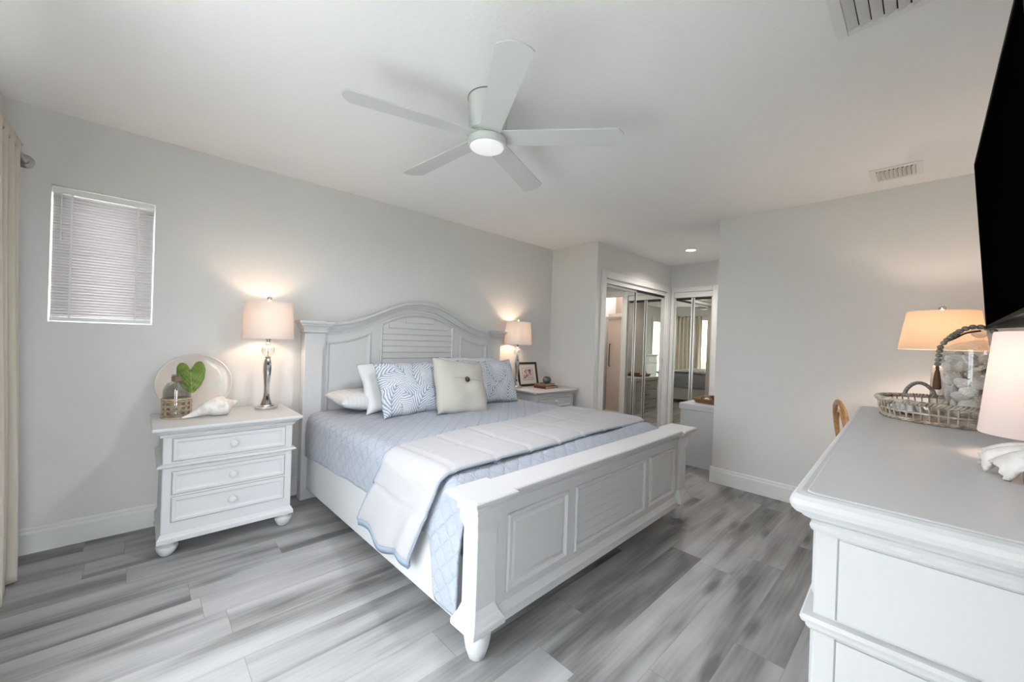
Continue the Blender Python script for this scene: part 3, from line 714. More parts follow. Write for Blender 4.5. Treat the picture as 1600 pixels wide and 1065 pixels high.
def throw():
    f, base = bed_path(0, 0, W=.994, r=.09, z=QZ+.022)
    drop = QZ+.01-.09-.235
    Ls, Rs = base+drop, .915
    tot = Ls+Rs
    def edges(s):
        # y of the foot side and of the head side, local
        ff = interp(s, [(-Ls, -1.70), (-base, -1.872), (-.7, -1.895), (.0, -1.885), (.9, -1.86)])
        hh = interp(s, [(-Ls, -1.155), (-base, -1.385), (-.6, -1.345), (.3, -1.265), (.9, -1.105)])
        return ff, hh
    def P(u, v, lift=0.0):
        s = lerp(u, -Ls, Rs); ff, hh = edges(s); y = lerp(v, ff, hh)
        x, z, side = f(s)
        edge = min(v, 1-v)
        puff = .010*smooth(edge/.08)
        # stitched squares
        line = min(abs((s*4.1) % 1-.5)*2, 1); 
        puff -= .010*max(0, 1-(1-line)*0-abs(((s+.06)*4.1) % 1-.5)*14)
        puff -= .007*max(0, 1-abs((v*2) % 1-.02)*16) if side < .5 else 0
        z += (puff+lift)*(1-side)+.004*sin(s*7+v*5)*(1-side)
        if side >= 1:
            d = QZ-.09-z
            x -= (puff+lift)+.014*smooth(d/.3)*(sin(v*8.5+1.2)*.6+.5)+.010*sin(v*15)*smooth(d/.3)+.012
            z += .028*sin(v*9+.4)*smooth(d/.3)-.02*(1-v)*smooth(d/.3)
        else: x -= (puff+.012)*side if s < 0 else 0
        return (x, y, z)
    b = BM()
    uv = lambda u, v: (lerp(u, -Ls, Rs), v*.55)
    grid(b, lambda u, v: P(u, v), 170, 48, uv)
    o = obj('throw_blanket', b, M['throw'], None, smooth=80, loc=BED, rot=(0, 0, BROT)); tag(o, 'folded white throw blanket laid across the bed, hanging over its side', 'blanket')
    s = o.modifiers.new('thick', 'SOLIDIFY'); s.thickness = .016; s.offset = -1
    # grey-blue binding along the foot side edge, hem and head side
    b = BM(); n = 150; tube(b, [Vector(P(i/n, 0))+Vector((0, -.004, -.006)) for i in range(n+1)], .004, 6)
    obj('edge_binding', b, M['binding'], o, label='grey blue edge binding')
    b = BM(); tube(b, [Vector(P(i/n*.42, 1))+Vector((0, .004, -.004)) for i in range(n+1)], .005, 6); obj('edge_binding', b, M['binding'], o, label='grey blue edge binding')
    b = BM(); m_ = 48
    def hemP(u, v):
        p = Vector(P(0, u)); q = Vector(P(.012, u)); d = (p-q).normalized()
        return p+d*(v*.055-.004)+Vector((-.004, 0, 0))
    grid(b, hemP, m_, 2); hb = obj('hem_border', b, M['binding'], o, label='grey blue hem border'); s = hb.modifiers.new('thick', 'SOLIDIFY'); s.thickness = .018; s.offset = -1
throw()

# ------------------------------------------------------------------ pillows
def pillow(name, label, mat_, w, h, t, loc, rot, group=None, seed=0, flange=0.0, n=36, bend=0.0):
    r = random.Random(seed); ph = [r.uniform(0, 6) for _ in range(6)]
    b = BM(); lay = b.loops.layers.uv.verify()
    def pt(u, v, s):
        uu, vv = 2*u-1, 2*v-1
        x = uu*w/2*(1-.055*(1-vv*vv)*abs(uu)**2); y = vv*h/2*(1-.06*(1-uu*uu)*abs(vv)**2)
        e = max(0, (1-abs(uu)**2.6))*max(0, (1-abs(vv)**2.6))
        z = s*t/2*e**.42
        z += .006*sin(uu*6+ph[0]+vv*2)*e+.004*sin(vv*9+ph[1]-uu*4)*e
        y += bend*uu*uu
        x += .005*sin(vv*7+ph[2])*abs(uu)**3; y += .005*sin(uu*8+ph[3])*abs(vv)**3
        return (x, y, z)
    V = {}
    for s in (1, -1):
        for i in range(n+1):
            for j in range(n+1):
                if s == -1 and (i in (0, n) or j in (0, n)): V[s, i, j] = V[1, i, j]
                else: V[s, i, j] = b.verts.new(pt(i/n, j/n, s))
    for s in (1, -1):
        for i in range(n):
            for j in range(n):
                idx = ((i, j), (i+1, j), (i+1, j+1), (i, j+1)); f = b.faces.new([V[s, a, c] for a, c in idx])
                for l, (a, c) in zip(f.loops, idx): l[lay].uv = (a/n*w+seed*1.37, c/n*h+(5 if s < 0 else 0))
    o = obj(name, b, mat_, None, smooth=80, loc=loc, rot=rot); tag(o, label, 'pillow', group)
    return o
# rot: pillow lies in xy; tilt about x stands it up, then z turns it
def stand(tilt, turn, roll=0): return (radians(tilt), radians(roll), radians(turn))
pillow('bed_pillow', 'white bed pillow lying flat by the left side of the headboard', M['pillow'], .62, .36, .15, (1.36, 3.045, .752), (radians(4), radians(3), radians(2)), seed=1)
pillow('bed_pillow', 'white pillow propped behind the left palm print pillow', M['sheet'], .66, .41, .15, (1.55, 2.965, .850), stand(62, 4), seed=2)
pillow('bed_pillow', 'white pillow propped behind the right palm print pillow, only its corner showing', M['sheet'],   .64, .44, .14, (2.33, 3.03, .875), stand(66, -4), seed=3)
pillow('palm_pillow', 'blue and white palm print pillow left of the beige pillow', M['palm'], .64, .43, .15, (1.585, 2.77, .855), stand(64, 3), seed=4)
pillow('palm_pillow', 'blue and white palm print pillow right of the beige pillow', M['palm'], .60, .43, .15, (2.385, 2.83, .862), stand(67, -7), seed=7)
bp = pillow('button_pillow', 'square beige linen pillow with a dark button in the middle', M['linen'], .48, .47, .16, (1.89, 2.59, .862), (radians(62), radians(7), radians(-4)), seed=6)
b = BM(); lathe(b, [(0, 0), (.020, 0), (.023, .003), (.022, .007), (.015, .006), (.012, .004), (0, .004)], 20, (.015, .035, .083)); obj('button', b, M['button'], bp, label='dark brown coconut button')
def flap():
    b = BM(); pts = []
    for i in range(25):
        u = -1+2*i/24; vv = .07; e = max(0, 1-abs(u)**2.6)*max(0, 1-abs(vv)**2.6)
        pts.append((u*.215, .048-.012*abs(u), .085*e**.42+.0005))
    tube(b, pts, .0028, 6); obj('flap_edge', b, M['linen'], bp)
flap()

# ------------------------------------------------------------------ nightstands, dresser, chest
def knob(parent, x, y, z):
    b = BM(); prof = [(0, 0), (.014, 0), (.012, .006), (.010, .012), (.018, .018), (.021, .024), (.020, .028), (.012, .031), (.012, .033), (.006, .034), (0, .034)]
    rings = []
    for r, d in prof:
        r = max(r, 1e-4); rings.append([(x+r*cos(2*pi*i/20), y-d, z+r*sin(2*pi*i/20)) for i in range(20)])
    skin_rings(b, rings); obj('knob', b, M['white'], parent)
def drawer_front(parent, x0, x1, z0, z1, y, knobs):
    """raised-edge drawer; y = front plane of the carcass"""
    b = BM()
    skin_rings(b, [[(x0+e, yy, z0+e), (x1-e, yy, z0+e), (x1-e, yy, z1-e), (x0+e, yy, z1-e)] for e, yy in ((0, y+.01), (0, y-.004), (.004, y-.008), (.016, y-.008), (.022, y-.004), (.03, y-.003))])
    d = obj('drawer', b, M['white'], parent, smooth=0)
    for kx, kz in knobs: knob(d, kx, y-.004, kz)
    b = BM(); g_ = .0035
    for a in ((x0-g_, x1+g_, z1, z1+g_), (x0-g_, x1+g_, z0-g_, z0), (x0-g_, x0, z0, z1), (x1, x1+g_, z0, z1)): box(b, a[0], a[1], y-.0006, y+.004, a[2], a[3])
    obj('drawer_gap_shade', b, M['groove'], d, smooth=0)  # grey strips paint the shade in the gap round the drawer
def nightstand(label, loc):
    t = thing('nightstand', label, 'nightstand', loc, group='matching white nightstands')
    # local: x centred, y back 0 .. front negative
    X, D = .318, -.485
    b = BM(); loft(b, [(-X-o, X+o, D-o, 0, z) for o, z in ((0, .660), (.010, .662), (.012, .668), (.010, .674), (.018, .682), (.030, .690), (.030, .694), (.042, .698), (.046, .704), (.047, .712), (.044, .719), (.036, .720))]); obj('top', b, M['white'], t, smooth=20)
    b = BM(); loft(b, [(-X, X, D, 0, .10), (-X, X, D, 0, .662)]); body = obj('carcass', b, M['white'], t, smooth=0, bevel=.006)
    for z0 in (.490,):
        b = BM(); loft(b, [(-X-o, X+o, D-o, 0, z0+z) for o, z in ((.001, 0), (.010, .002), (.018, .006), (.022, .012), (.018, .018), (.010, .022), (.001, .025))]); obj('waist_moulding', b, M['white'], t, smooth=20)
    b = BM(); loft(b, [(-X-o, X+o, D-o, 0, z) for o, z in ((.008, .080), (.014, .082), (.014, .104), (.011, .108), (.006, .118), (.002, .126), (.001, .128))]); obj('base_moulding', b, M['white'], t, smooth=20)
    for sx in (-1, 1):
        for y in (D+.035, -.05):
            b = BM(); lathe(b, [(r*1.0, z) for r, z in [(0, 0), (.018, 0), (.030, .008), (.043, .030), (.049, .048), (.047, .056), (.038, .060), (.034, .066), (.036, .081), (0, .081)]], 28, (sx*(X-.032), y, 0)); obj('bun_foot', b, M['white'], t)
    for z0, z1 in ((.527, .648), (.343, .466), (.190, .325)):
        drawer_front(t, -.275, .275, z0, z1, D, [(0, (z0+z1)/2)])
    return t
NS_Y = 3.322
ns1 = nightstand('white three-drawer nightstand under the small window, left of the bed', (.415, NS_Y, 0))
ns2 = nightstand('white three-drawer nightstand at the far side of the bed, beside the closet wall', (3.375, NS_Y, 0))

def dresser():
    t = thing('dresser', 'long white dresser with moulded top edge in the right foreground', 'dresser', (.862, .165, 0), radians(1.9))
    L, D = 1.67, -.50
    X0, X1, Y0, Y1 = .034, L-.034, D, -.034
    b = BM(); loft(b, [(X0-o, X1+o, Y0, Y1+o, z) for o, z in ((0, .928), (.008, .930), (.010, .936), (.006, .942), (.010, .950), (.020, .956), (.022, .962), (.030, .964), (.035, .971), (.037, .980), (.035, .989), (.029, .9955), (.022, .9985), (.014, .998), (.012, 1.0), (0, 1.0))], .016, 4); obj('top', b, M['white'], t, smooth=20)
    b = BM(); box(b, X0, X1, Y0, Y1, .11, .93); obj('carcass', b, M['white'], t, smooth=0, bevel=.003)
    for zz in (.752,):
        b = BM(); loft(b, [(X0-o, X1+o, Y0, Y1+o, zz+z) for o, z in ((.001, 0), (.007, .001), (.010, .006), (.010, .012), (.016, .015), (.018, .021), (.014, .027), (.001, .029))], .006, 3); obj('waist_moulding', b, M['white'], t, smooth=20)
    b = BM(); loft(b, [(X0-o, X1+o, Y0, Y1+o, z) for o, z in ((.012, .072), (.024, .074), (.024, .105), (.016, .115), (.002, .130))]); obj('base_moulding', b, M['white'], t, smooth=20)
    # end panels with a corner stile: a grey line painted for the shaded groove
    for z0, z1 in ((.13, .750), (.783, .926)):
        for xx, s in ((X0, -1), (X1, 1)):
            b = BM(); box(b, min(xx, xx+s*.0035), max(xx, xx+s*.0035), Y0+.03, Y1-.034, z0+.002, z1-.002); obj('end_panel', b, M['white'], t, smooth=0, bevel=.001)
            b = BM(); box(b, xx-.0005, xx+.0005, Y1-.034, Y1-.031, z0, z1); obj('stile_groove_shade', b, M['groove'], t, smooth=0)
    for x in (X0+.04, X1-.04):
        for y in (Y1-.04, Y0+.05):
            b = BM(); lathe(b, bun(.073, .045), 24, (x, y, 0)); obj('bun_foot', b, M['white'], t)
    # drawers on the room side
    def dr(x0, x1, z0, z1):
        y = Y1; b = BM()
        skin_rings(b, [[(x0+e, yy, z0+e), (x1-e, yy, z0+e), (x1-e, yy, z1-e), (x0+e, yy, z1-e)] for e, yy in ((0, y-.01), (0, y+.004), (.004, y+.008), (.016, y+.008), (.022, y+.004))])
        d = obj('drawer', b, M['white'], t, smooth=0)
        n = 1 if x1-x0 < .5 else 2
        for k in range(n):
            kx = lerp((k+.5)/n, x0, x1) if n == 1 else lerp((.25, .75)[k], x0, x1)
            b = BM(); tube(b, [(kx-.035, y+.006, (z0+z1)/2), (kx-.03, y+.028, (z0+z1)/2), (kx+.03, y+.028, (z0+z1)/2), (kx+.035, y+.006, (z0+z1)/2)], .005, 8); obj('pull', b, M['nickel'], d, label='nickel bar pull')
    for k in range(3): dr(X0+.04+k*.512, X0+.04+k*.512+.49, .795, .915)
    for k in range(2):
        for z0 in (.145, .35, .555): dr(X0+.04+k*.768, X0+.04+k*.768+.75, z0, z0+.188)
dresser()

def chest():
    # small white chest in the hall, drawers facing the closet mirror
    t = thing('chest_of_drawers', 'small white three-drawer chest in the hall behind the wall corner', 'chest', (4.23, YH+.02, 0))
    W, D, Hh = .82, .43, .652
    b = BM(); loft(b, [(-o, W+o, 0, D+o, z) for o, z in ((0, .585), (.012, .590), (.012, .640), (.008, .650), (.002, .652))]); obj('top', b, M['white'], t, smooth=0, bevel=.004)
    b = BM(); box(b, .004, W-.004, .004, D-.012, .02, .59); obj('carcass', b, M['white'], t, smooth=0, bevel=.003)
    b = BM()
    for x0 in (0, W-.03):
        box(b, x0, x0+.03, D-.03, D, 0, .59); box(b, x0, x0+.03, 0, .03, 0, .59)
    obj('corner_stile', b, M['white'], t, smooth=0, bevel=.003)
    b = BM(); box(b, -.006, W+.006, 0, D+.006, 0, .055); obj('plinth', b, M['white'], t, smooth=0, bevel=.004)
    for z0 in (.07, .245, .42):
        b = BM(); box(b, .04, W-.04, D-.012, D+.004, z0, z0+.155); d = obj('drawer', b, M['white'], t, smooth=0, bevel=.004)
        b = BM(); tube(b, [(W/2-.06, D+.002, z0+.09), (W/2-.055, D+.03, z0+.085), (W/2+.055, D+.03, z0+.085), (W/2+.06, D+.002, z0+.09)], .009, 8); obj('cup_pull', b, M['nickel'], d, label='nickel cup pull')
    # tray with bits on it
    r = thing('woven_tray', 'brown woven tray on top of the small hall chest', 'tray', (4.56, YH+.235, .6525))
    b = BM(); loft(b, [(-.18, .18, -.13, .13, 0), (-.20, .20, -.15, .15, .035), (-.205, .205, -.155, .155, .045), (-.195, .195, -.145, .145, .045), (-.172, .172, -.122, .122, .008)], .03); obj('basket', b, M['tray_wood'], r, smooth=30)
    for s in (-1, 1):
        b = BM(); tube(b, catmull([(s*.20, -.05, .04), (s*.225, -.03, .075), (s*.225, .03, .075), (s*.20, .05, .04)], 5), .008, 8); obj('handle', b, M['tray_wood'], r)
    s_ = obj('white_shell', _blob(.05, .035, .022), M['shell'], None, loc=(4.50, YH+.27, .685)); tag(s_, 'small white shell lying in the brown woven tray', 'shell')
    s_ = obj('wooden_bowl', _bowl(), M['tray_wood'], None, loc=(4.64, YH+.24, .6615)); tag(s_, 'small dark wooden bowl in the brown woven tray', 'bowl')
def _blob(a, b_, c):
    b = BM(); sphere(b, (0, 0, 0), 1, 16, 10)
    for v in b.verts:
        v.co.x *= a*(1+.15*sin(v.co.y*4)); v.co.y *= b_; v.co.z *= c
    return b
def _bowl():
    b = BM(); lathe(b, [(0, 0), (.03, 0), (.05, .02), (.06, .05), (.055, .05), (.045, .022), (.02, .01), (0, .01)], 24); return b
chest()

# ------------------------------------------------------------------ lamps
def bulb(parent, z, power, color=(1, .73, .50), r=.03):
    d = bpy.data.lights.new('bulb', 'POINT'); d.energy = power; d.color = color; d.shadow_soft_size = r
    o = bpy.data.objects.new('bulb', d); COL.objects.link(o); o.location = (0, 0, z); o.parent = parent
def shade_part(t, rb, rt, z0, z1, m, sy=1.0, n=48):
    b = BM(); lathe(b, [(rb, z0), (rb+.0015, z0+.004), (rt+.0015, z1-.004), (rt, z1), (rt-.003, z1), (rb-.003, z0)], n, cap=False)
    # close inner/outer
    for v in b.verts: v.co.y *= sy
    o = obj('lamp_shade', b, m, t, smooth=60)
    b = BM()
    for k in range(3):
        a = 2*pi*k/3; tube(b, [(0.008*cos(a), .008*sin(a), z1-.02), ((rt-.003)*cos(a), (rt-.003)*sin(a)*sy, z1-.012)], .0018, 5)
    obj('spider', b, M['nickel'], o)
    return o
def bedside_lamp(label, loc, power):
    t = thing('table_lamp', label, 'lamp', loc, group='chrome bedside lamps')
    b = BM(); lathe(b, [(0, 0), (.066, 0), (.068, .003), (.068, .016), (.064, .019), (.052, .020), (.050, .022), (.050, .027), (.046, .030), (0, .031)], 40); obj('base', b, M['chrome'], t)
    b = BM(); lathe(b, [(0, .030), (.036, .030), (.031, .045), (.021, .075), (.0165, .115), (.0165, .15), (.019, .19), (.0235, .24), (.026, .285), (.025, .315), (.020, .338), (.015, .350), (.018, .354), (.018, .362), (.012, .366), (0, .367)], 10); obj('body', b, M['chrome'], t, smooth=20)
    b = BM(); sphere(b, (0, 0, .408), .042, 24, 14); obj('crystal_ball', b, M['crystal'], t, label='clear crystal ball')
    b = BM(); lathe(b, [(0, .366), (.004, .366), (.004, .45), (.016, .449), (.016, .456), (.012, .462), (.013, .475), (.017, .482), (.017, .50), (.004, .505), (.004, .742), (0, .742)], 16); obj('neck', b, M['chrome'], t)
    shade_part(t, .156, .143, .490, .742, M['shade'])
    b = BM(); lathe(b, [(0, .728), (.010, .735), (.010, .745), (.006, .750), (.0145, .757), (.017, .768), (.014, .778), (.006, .784), (0, .785)], 16); obj('finial', b, M['chrome'], t)
    bulb(t, .62, power)
bedside_lamp('chrome and crystal lamp with white drum shade on the near nightstand', (.645, 3.165, .7203), 3.6)
bedside_lamp('chrome and crystal lamp with white drum shade on the far nightstand', (3.10, 3.19, .7203), 3.6)

def desk_and_lamp():
    t = thing('desk', 'white desk in the corner beyond the dresser, by the right wall', 'desk', (2.70, YF+.02, 0))
    W, D, Z = 1.17, .50, .76
    b = BM(); box(b, 0, W, 0, D, Z-.028, Z); obj('desktop', b, M['white'], t, smooth=0, bevel=.004)
    b = BM(); box(b, .05, W-.05, .04, D-.04, Z-.13, Z-.028); obj('apron', b, M['white'], t, smooth=0)
    for x in (.04, W-.09):
        for y in (.03, D-.08):
            b = BM(); loft(b, [(x+.01, x+.04, y+.01, y+.04, 0), (x, x+.05, y, y+.05, Z-.13), (x, x+.05, y, y+.05, Z-.028)]); obj('leg', b, M['white'], t, smooth=0)
    l = thing('table_lamp', 'lamp with wide cream shade glowing in the corner, behind the shell jar', 'lamp', (3.42, -.052, Z+.0005))
    b = BM(); lathe(b, [(0, 0), (.075, 0), (.075, .02), (.05, .03), (0, .03)], 32); obj('base', b, M['nickel'], l)
    b = BM(); lathe(b, [(0, .03), (.038, .03), (.040, .10), (.040, .40), (.030, .43), (.012, .445), (0, .446)], 32); obj('column', b, M['mercury'], l, label='hammered glass column')
    b = BM(); lathe(b, [(0, .445), (.010, .445), (.010, .53), (.004, .54), (.004, .745), (0, .745)], 12); obj('neck', b, M['nickel'], l)
    shade_part(l, .182, .150, .522, .748, M['shade_tan'])
    b = BM(); lathe(b, [(0, .738), (.012, .742), (.006, .752), (.016, .760), (.016, .772), (.008, .779), (0, .78)], 16); obj('finial', b, M['nickel'], l)
    bulb(l, .64, 6.5, (1, .80, .62))
desk_and_lamp()

def near_lamp():
    l = thing('table_lamp', 'lamp with pale pink white shade at the right edge, on the dresser', 'lamp', (1.60, -.200, 1.0003))
    b = BM(); lathe(b, [(0, 0), (.050, 0), (.050, .008), (.03, .014), (.018, .03), (.014, .055), (.010, .07), (0, .07)], 28); obj('base', b, M['ceramic'], l)
    b = BM(); lathe(b, [(0, .07), (.006, .07), (.006, .31), (0, .31)], 12); obj('stem', b, M['nickel'], l)
    shade_part(l, .106, .085, .060, .318, M['shade_pink'])
    b = BM(); sphere(b, (0, 0, .324), .010, 12, 8); obj('finial', b, M['nickel'], l)
    bulb(l, .235, 1.6, (1, .74, .58), .02)
near_lamp()

# ------------------------------------------------------------------ nightstand decoration
NZ = .7204
def plate():
    t = thing('round_platter', 'round pearl coloured platter leaning on the wall behind the vase', 'plate', (.262, 3.262, NZ+.001), rot=(radians(78), 0, 0))
    # disc in local xy, its lowest rim point at the origin
    R = .186; b = BM(); lathe(b, [(0, 0), (R*.75, 0), (R*.9, .006), (R*.985, .016), (R*.985, .019), (R*.88, .010), (R*.72, .004), (0, .004)], 64, (0, R, 0))
    for v in b.verts: v.co.x *= 1.05
    obj('dish', b, M['capiz'], t, smooth=40)
    b = BM(); tube(b, [(1.05*R*cos(2*pi*i/64), R+R*sin(2*pi*i/64), .017) for i in range(64)], .0055, 8, closed=True); obj('rim', b, M['capiz_rim'], t)
plate()
def vase():
    c = (.165, 3.125, NZ)
    t = thing('glass_vase', 'clear glass bottle vase with woven cane sleeve on the near nightstand', 'vase', c); t.scale = (1.2, 1.2, 1.3)
    s = .056
    b = BM()
    out = [(s-.004, .001), (s, .004), (s, .125), (s-.004, .140), (s*.72, .158), (s*.42, .166), (.021, .170), (.0205, .192), (.024, .195), (.024, .200)]
    inn = [(.021, .200), (.0175, .19), (.018, .170), (s*.4, .163), (s*.70, .155), (s-.008, .137), (s-.004, .125), (s-.004, .007), (0, .006)]
    lathe(b, [(0, .001)]+out+inn, 36); obj('bottle', b, M['bottle'], t, smooth=50)
    b = BM(); lathe(b, [(.0215, .168), (.0235, .170), (.0240, .176), (.0228, .180), (.0240, .184), (.0238, .190), (.0215, .192)], 28, cap=False); obj('neck_wrap', b, M['twine'], t)
    # cane webbing sleeve: real strands
    b = BM(); R = s+.0026; h0, h1 = .003, .088; N = 13
    def P_(a, z, r=R): return (r*cos(a), r*sin(a), z)
    for k in range(N):
        a0 = 2*pi*k/N
        for da in (-.045, .045): tube(b, [P_(a0+da, h0), P_(a0+da, h1)], .0009, 5)
        tube(b, [P_(a0+2*pi/N*4*i/16, lerp(i/16, h0, h1), R+.001) for i in range(17)], .0010, 5)
        tube(b, [P_(a0-2*pi/N*4*i/16, lerp(i/16, h0, h1), R+.0018) for i in range(17)], .0010, 5)
    for z in (.012, .016, .0335, .0375, .055, .059, .0765, .0805): tube(b, [P_(2*pi*i/40, z, R-.001) for i in range(40)], .0009, 5, closed=True)
    obj('cane_sleeve', b, M['cane'], t)
    for z in (h0, h1):
        b = BM(); tube(b, [P_(2*pi*i/40, z, R+.001) for i in range(40)], .003, 6, closed=True); obj('cane_rim', b, M['cane'], t)
    # leaf
    L = thing('caladium_leaf', 'single green heart-shaped leaf standing in the glass vase', 'leaf', c); L.scale = (1.35, 1.35, 1.33)
    b = BM(); st = catmull([(.004, 0, .012), (-.004, 0, .08), (.0, 0, .16), (.006, -.002, .200), (.022, -.006, .216), (.040, -.012, .208)], 6); tube(b, st, .0028, 6); obj('stem', b, M['stem'], L)
    b = BM(); lay = b.loops.layers.uv.verify()
    # heart outline in (x right, y down from notch), length 0.135
    half = [(0, .0), (.008, .020), (.020, .036), (.036, .040), (.047, .030), (.052, .012), (.053, -.010), (.049, -.035), (.041, -.058), (.029, -.078), (.014, -.094), (0, -.104)]
    half = [(p.x, p.y) for p in catmull([(x, y, 0) for x, y in half], 3)]
    def zf(x, y): return -.35*abs(x)**1.3*.5+.0022*sin(y*150+abs(x)*90)-1.2*(y+.02)**2
    rows = []
    for s in (1, -1):
        strips = []
        for i, (x, y) in enumerate(half):
            yc = y*.98-.002; row = []
            for k in range(7):
                f = k/6; yy = lerp(f, yc if y < 0 else min(0, yc), y); xx = s*x*f; row.append((xx, yy))
            strips.append(row)
        V = [[b.verts.new((x, y, zf(x, y))) for x, y in r] for r in strips]
        for i in range(len(V)-1):
            for k in range(6):
                q = (V[i][k], V[i+1][k], V[i+1][k+1], V[i][k+1]); qq = [(i, k), (i+1, k), (i+1, k+1), (i, k+1)]
                try: f = b.faces.new(q)
                except ValueError: continue
                for l, (a, c_) in zip(f.loops, qq): l[lay].uv = (strips[a][c_][0]/.053, strips[a][c_][1]/.104)
    bmesh.ops.remove_doubles(b, verts=b.verts, dist=.0004)
    o = obj('leaf_blade', b, M['leaf'], L, smooth=80, loc=(.044, -.016, .212), rot=(radians(80), radians(-6), radians(-18)))
    sm = o.modifiers.new('thick', 'SOLIDIFY'); sm.thickness = .0012
vase()
def whelk():
    b = BM()
    # axis from siphon tip (left) to spire tip (right)
    axis = catmull([(x*.86, y, z*1.1) for x, y, z in [(-.165, -.01, .008), (-.12, -.004, .014), (-.07, .0, .030), (-.02, .0, .047), (.04, 0, .052), (.085, .002, .055), (.115, .004, .062), (.165, .008, .074)]], 8)
    n = len(axis); rad = []
    tab = [(0, .004), (.12, .010), (.25, .019), (.42, .036), (.55, .047), (.66, .050), (.72, .047), (.76, .040), (.78, .038), (.82, .032), (.84, .029), (.88, .021), (.90, .018), (.95, .009), (1, .002)]
    for i in range(n):
        f = i/(n-1); r = interp(f, tab); rad.append(1.22*r*((1+.03*sin(f*90)) if f > .7 else 1))
    tube(b, axis, rad, 24)
    for v in b.verts:
        if v.co.z < .002: v.co.z = .002
    o = obj('whelk_shell', b, M['shell'], None, smooth=70, loc=(.325, 3.06, NZ-.001), rot=(0, 0, radians(8))); tag(o, 'large white whelk shell lying in front of the platter', 'shell')
whelk()

def far_items():
    # framed picture
    t = thing('picture_frame', 'black picture frame with cream mat leaning behind the far lamp', 'picture frame', (3.335, 3.225, NZ), rot=(radians(-12), 0, radians(-3)))
    W, Hh = .31, .285; hw = W/2
    b = BM(); fr = [(0, .0), (0, -.018), (.006, -.021), (.022, -.018), (.026, -.012), (.026, 0)]
    xzframe(b, [(-hw, 0.001), (hw, 0.001), (hw, Hh), (-hw, Hh)], fr); obj('frame', b, M['frame_black'], t, smooth=20)
    b = BM(); box(b, -hw+.02, hw-.02, -.008, -.003, .02, Hh-.02); obj('mat_board', b, M['mat_board'], t, smooth=0, label='cream mat board')
    b = BM(); xzframe(b, [(-.082, .075), (.082, .075), (.082, .215), (-.082, .215)], [(0, -.0082), (0, -.0095), (.003, -.0095), (.003, -.0082)]); obj('inner_line', b, M['bronze'], t, smooth=0)
    b = BM(); box(b, -.062, .062, -.0105, -.0081, .092, .198); obj('print', b, M['print'], t, smooth=0, label='dark purple and white floral print')
    def book(x, y, z, w, d, h, m, lab, rz):
        o = thing('book', lab, 'book', (x, y, z), rz)
        b = BM(); box(b, -w/2, w/2, -d/2, d/2, 0, .003); box(b, -w/2, w/2, -d/2, d/2, h-.003, h); box(b, -w/2, -w/2+.004, -d/2, d/2, .003, h-.003); obj('cover', b, m, o, smooth=0)
        b = BM(); box(b, -w/2+.004, w/2-.005, -d/2+.005, d/2-.005, .0031, h-.0031); obj('pages', b, M['pages'], o, smooth=0)
    book(3.415, 3.02, NZ, .24, .17, .030, M['book_red'], 'dark red brown book, bottom of the stack on the far nightstand', radians(4))
    book(3.40, 3.025, NZ+.0302, .21, .15, .022, M['book_tan'], 'smaller brown book on top of the stack under the succulent', radians(8))
    z = NZ+.0526
    p = thing('succulent_pot', 'small round grey pot with a green succulent on the books', 'potted plant', (3.425, 3.02, z))
    b = BM(); lathe(b, [(0, 0), (.025, 0), (.042, .012), (.050, .032), (.048, .052), (.040, .062), (.036, .062), (.043, .050), (.043, .03), (0, .02)], 28); obj('pot', b, M['pot'], p)
    b = BM(); lathe(b, [(0, .052), (.040, .052), (.0, .056)], 20); obj('soil', b, M['soil'], p)
    b = BM()
    for ring, (n, r, tilt, L) in enumerate(((8, .012, 55, .034), (6, .006, 30, .030), (4, .002, 12, .026))):
        for k in range(n):
            a = 2*pi*k/n+ring*.4; ti = radians(tilt); pts = []
            for i in range(6):
                f = i/5; rr = r+L*f*sin(ti); pts.append((rr*cos(a), rr*sin(a), .054+L*f*cos(ti)))
            tube(b, pts, [.005, .0075, .008, .007, .004, .0008], 6, flat=.5)
    obj('succulent', b, M['succ'], p, label='green succulent leaves')
far_items()

# ------------------------------------------------------------------ curtain and rod
def curtains():
    rx, rz = -.478, 2.128
    t = thing('curtain_rod', 'nickel curtain rod ending in a round flange on the back wall', 'curtain rod', (rx, 0, rz))
    b = BM(); tube(b, [(0, -.36, 0), (0, YB-.003, 0)], .0125, 14); obj('rod', b, M['nickel'], t)
    b = BM(); rings = [[(r*cos(2*pi*i/28), YB-.0008-d, r*sin(2*pi*i/28)) for i in range(28)] for r, d in ((.036, 0), (.036, .004), (.030, .010), (.019, .016), (.018, .034), (.0135, .034))]; skin_rings(b, rings); obj('wall_flange', b, M['nickel'], t)
    def curtain(label, y0, y1, seed):
        r = random.Random(seed); n, m_ = int((y1-y0)/.006), 50
        ph = r.uniform(0, 6)
        b = BM()
        def fn(u, v):
            y = lerp(u, y0, y1); z = lerp(v, rz+.035, .012)
            amp = lerp(smooth(v*1.1), .022, .058); fr = 2*pi/.115
            x = rx+amp*sin(y*fr+ph+.5*sin(y*7))+.012*sin(y*31+ph*2)*v
            # gathers around the rod near the top
            k = smooth(1-v/.06)
            x = lerp(k, x, rx+(.020*sin(y*fr*2+ph)))
            x = max(x, rx+.018*math.copysign(1, math.sin(y*fr+ph)) if v < .03 else x)
            y += .012*sin(v*6+y*9)*v+ (u-.5)*.10*smooth(v)*(-1)*0
            return (max(x, XL+.012), y, z)
        grid(b, fn, n, m_)
        o = obj('curtain', b, M['curtain'], None, smooth=80); tag(o, label, 'curtain', None)
        s = o.modifiers.new('thick', 'SOLIDIFY'); s.thickness = .002
    curtain('cream curtain hanging at the left edge of the photo, next to the window wall corner', 1.68, 3.17, 3)
    curtain('cream curtain at the other end of the patio door, seen in the hall mirror', -.33, .84, 5)
curtains()

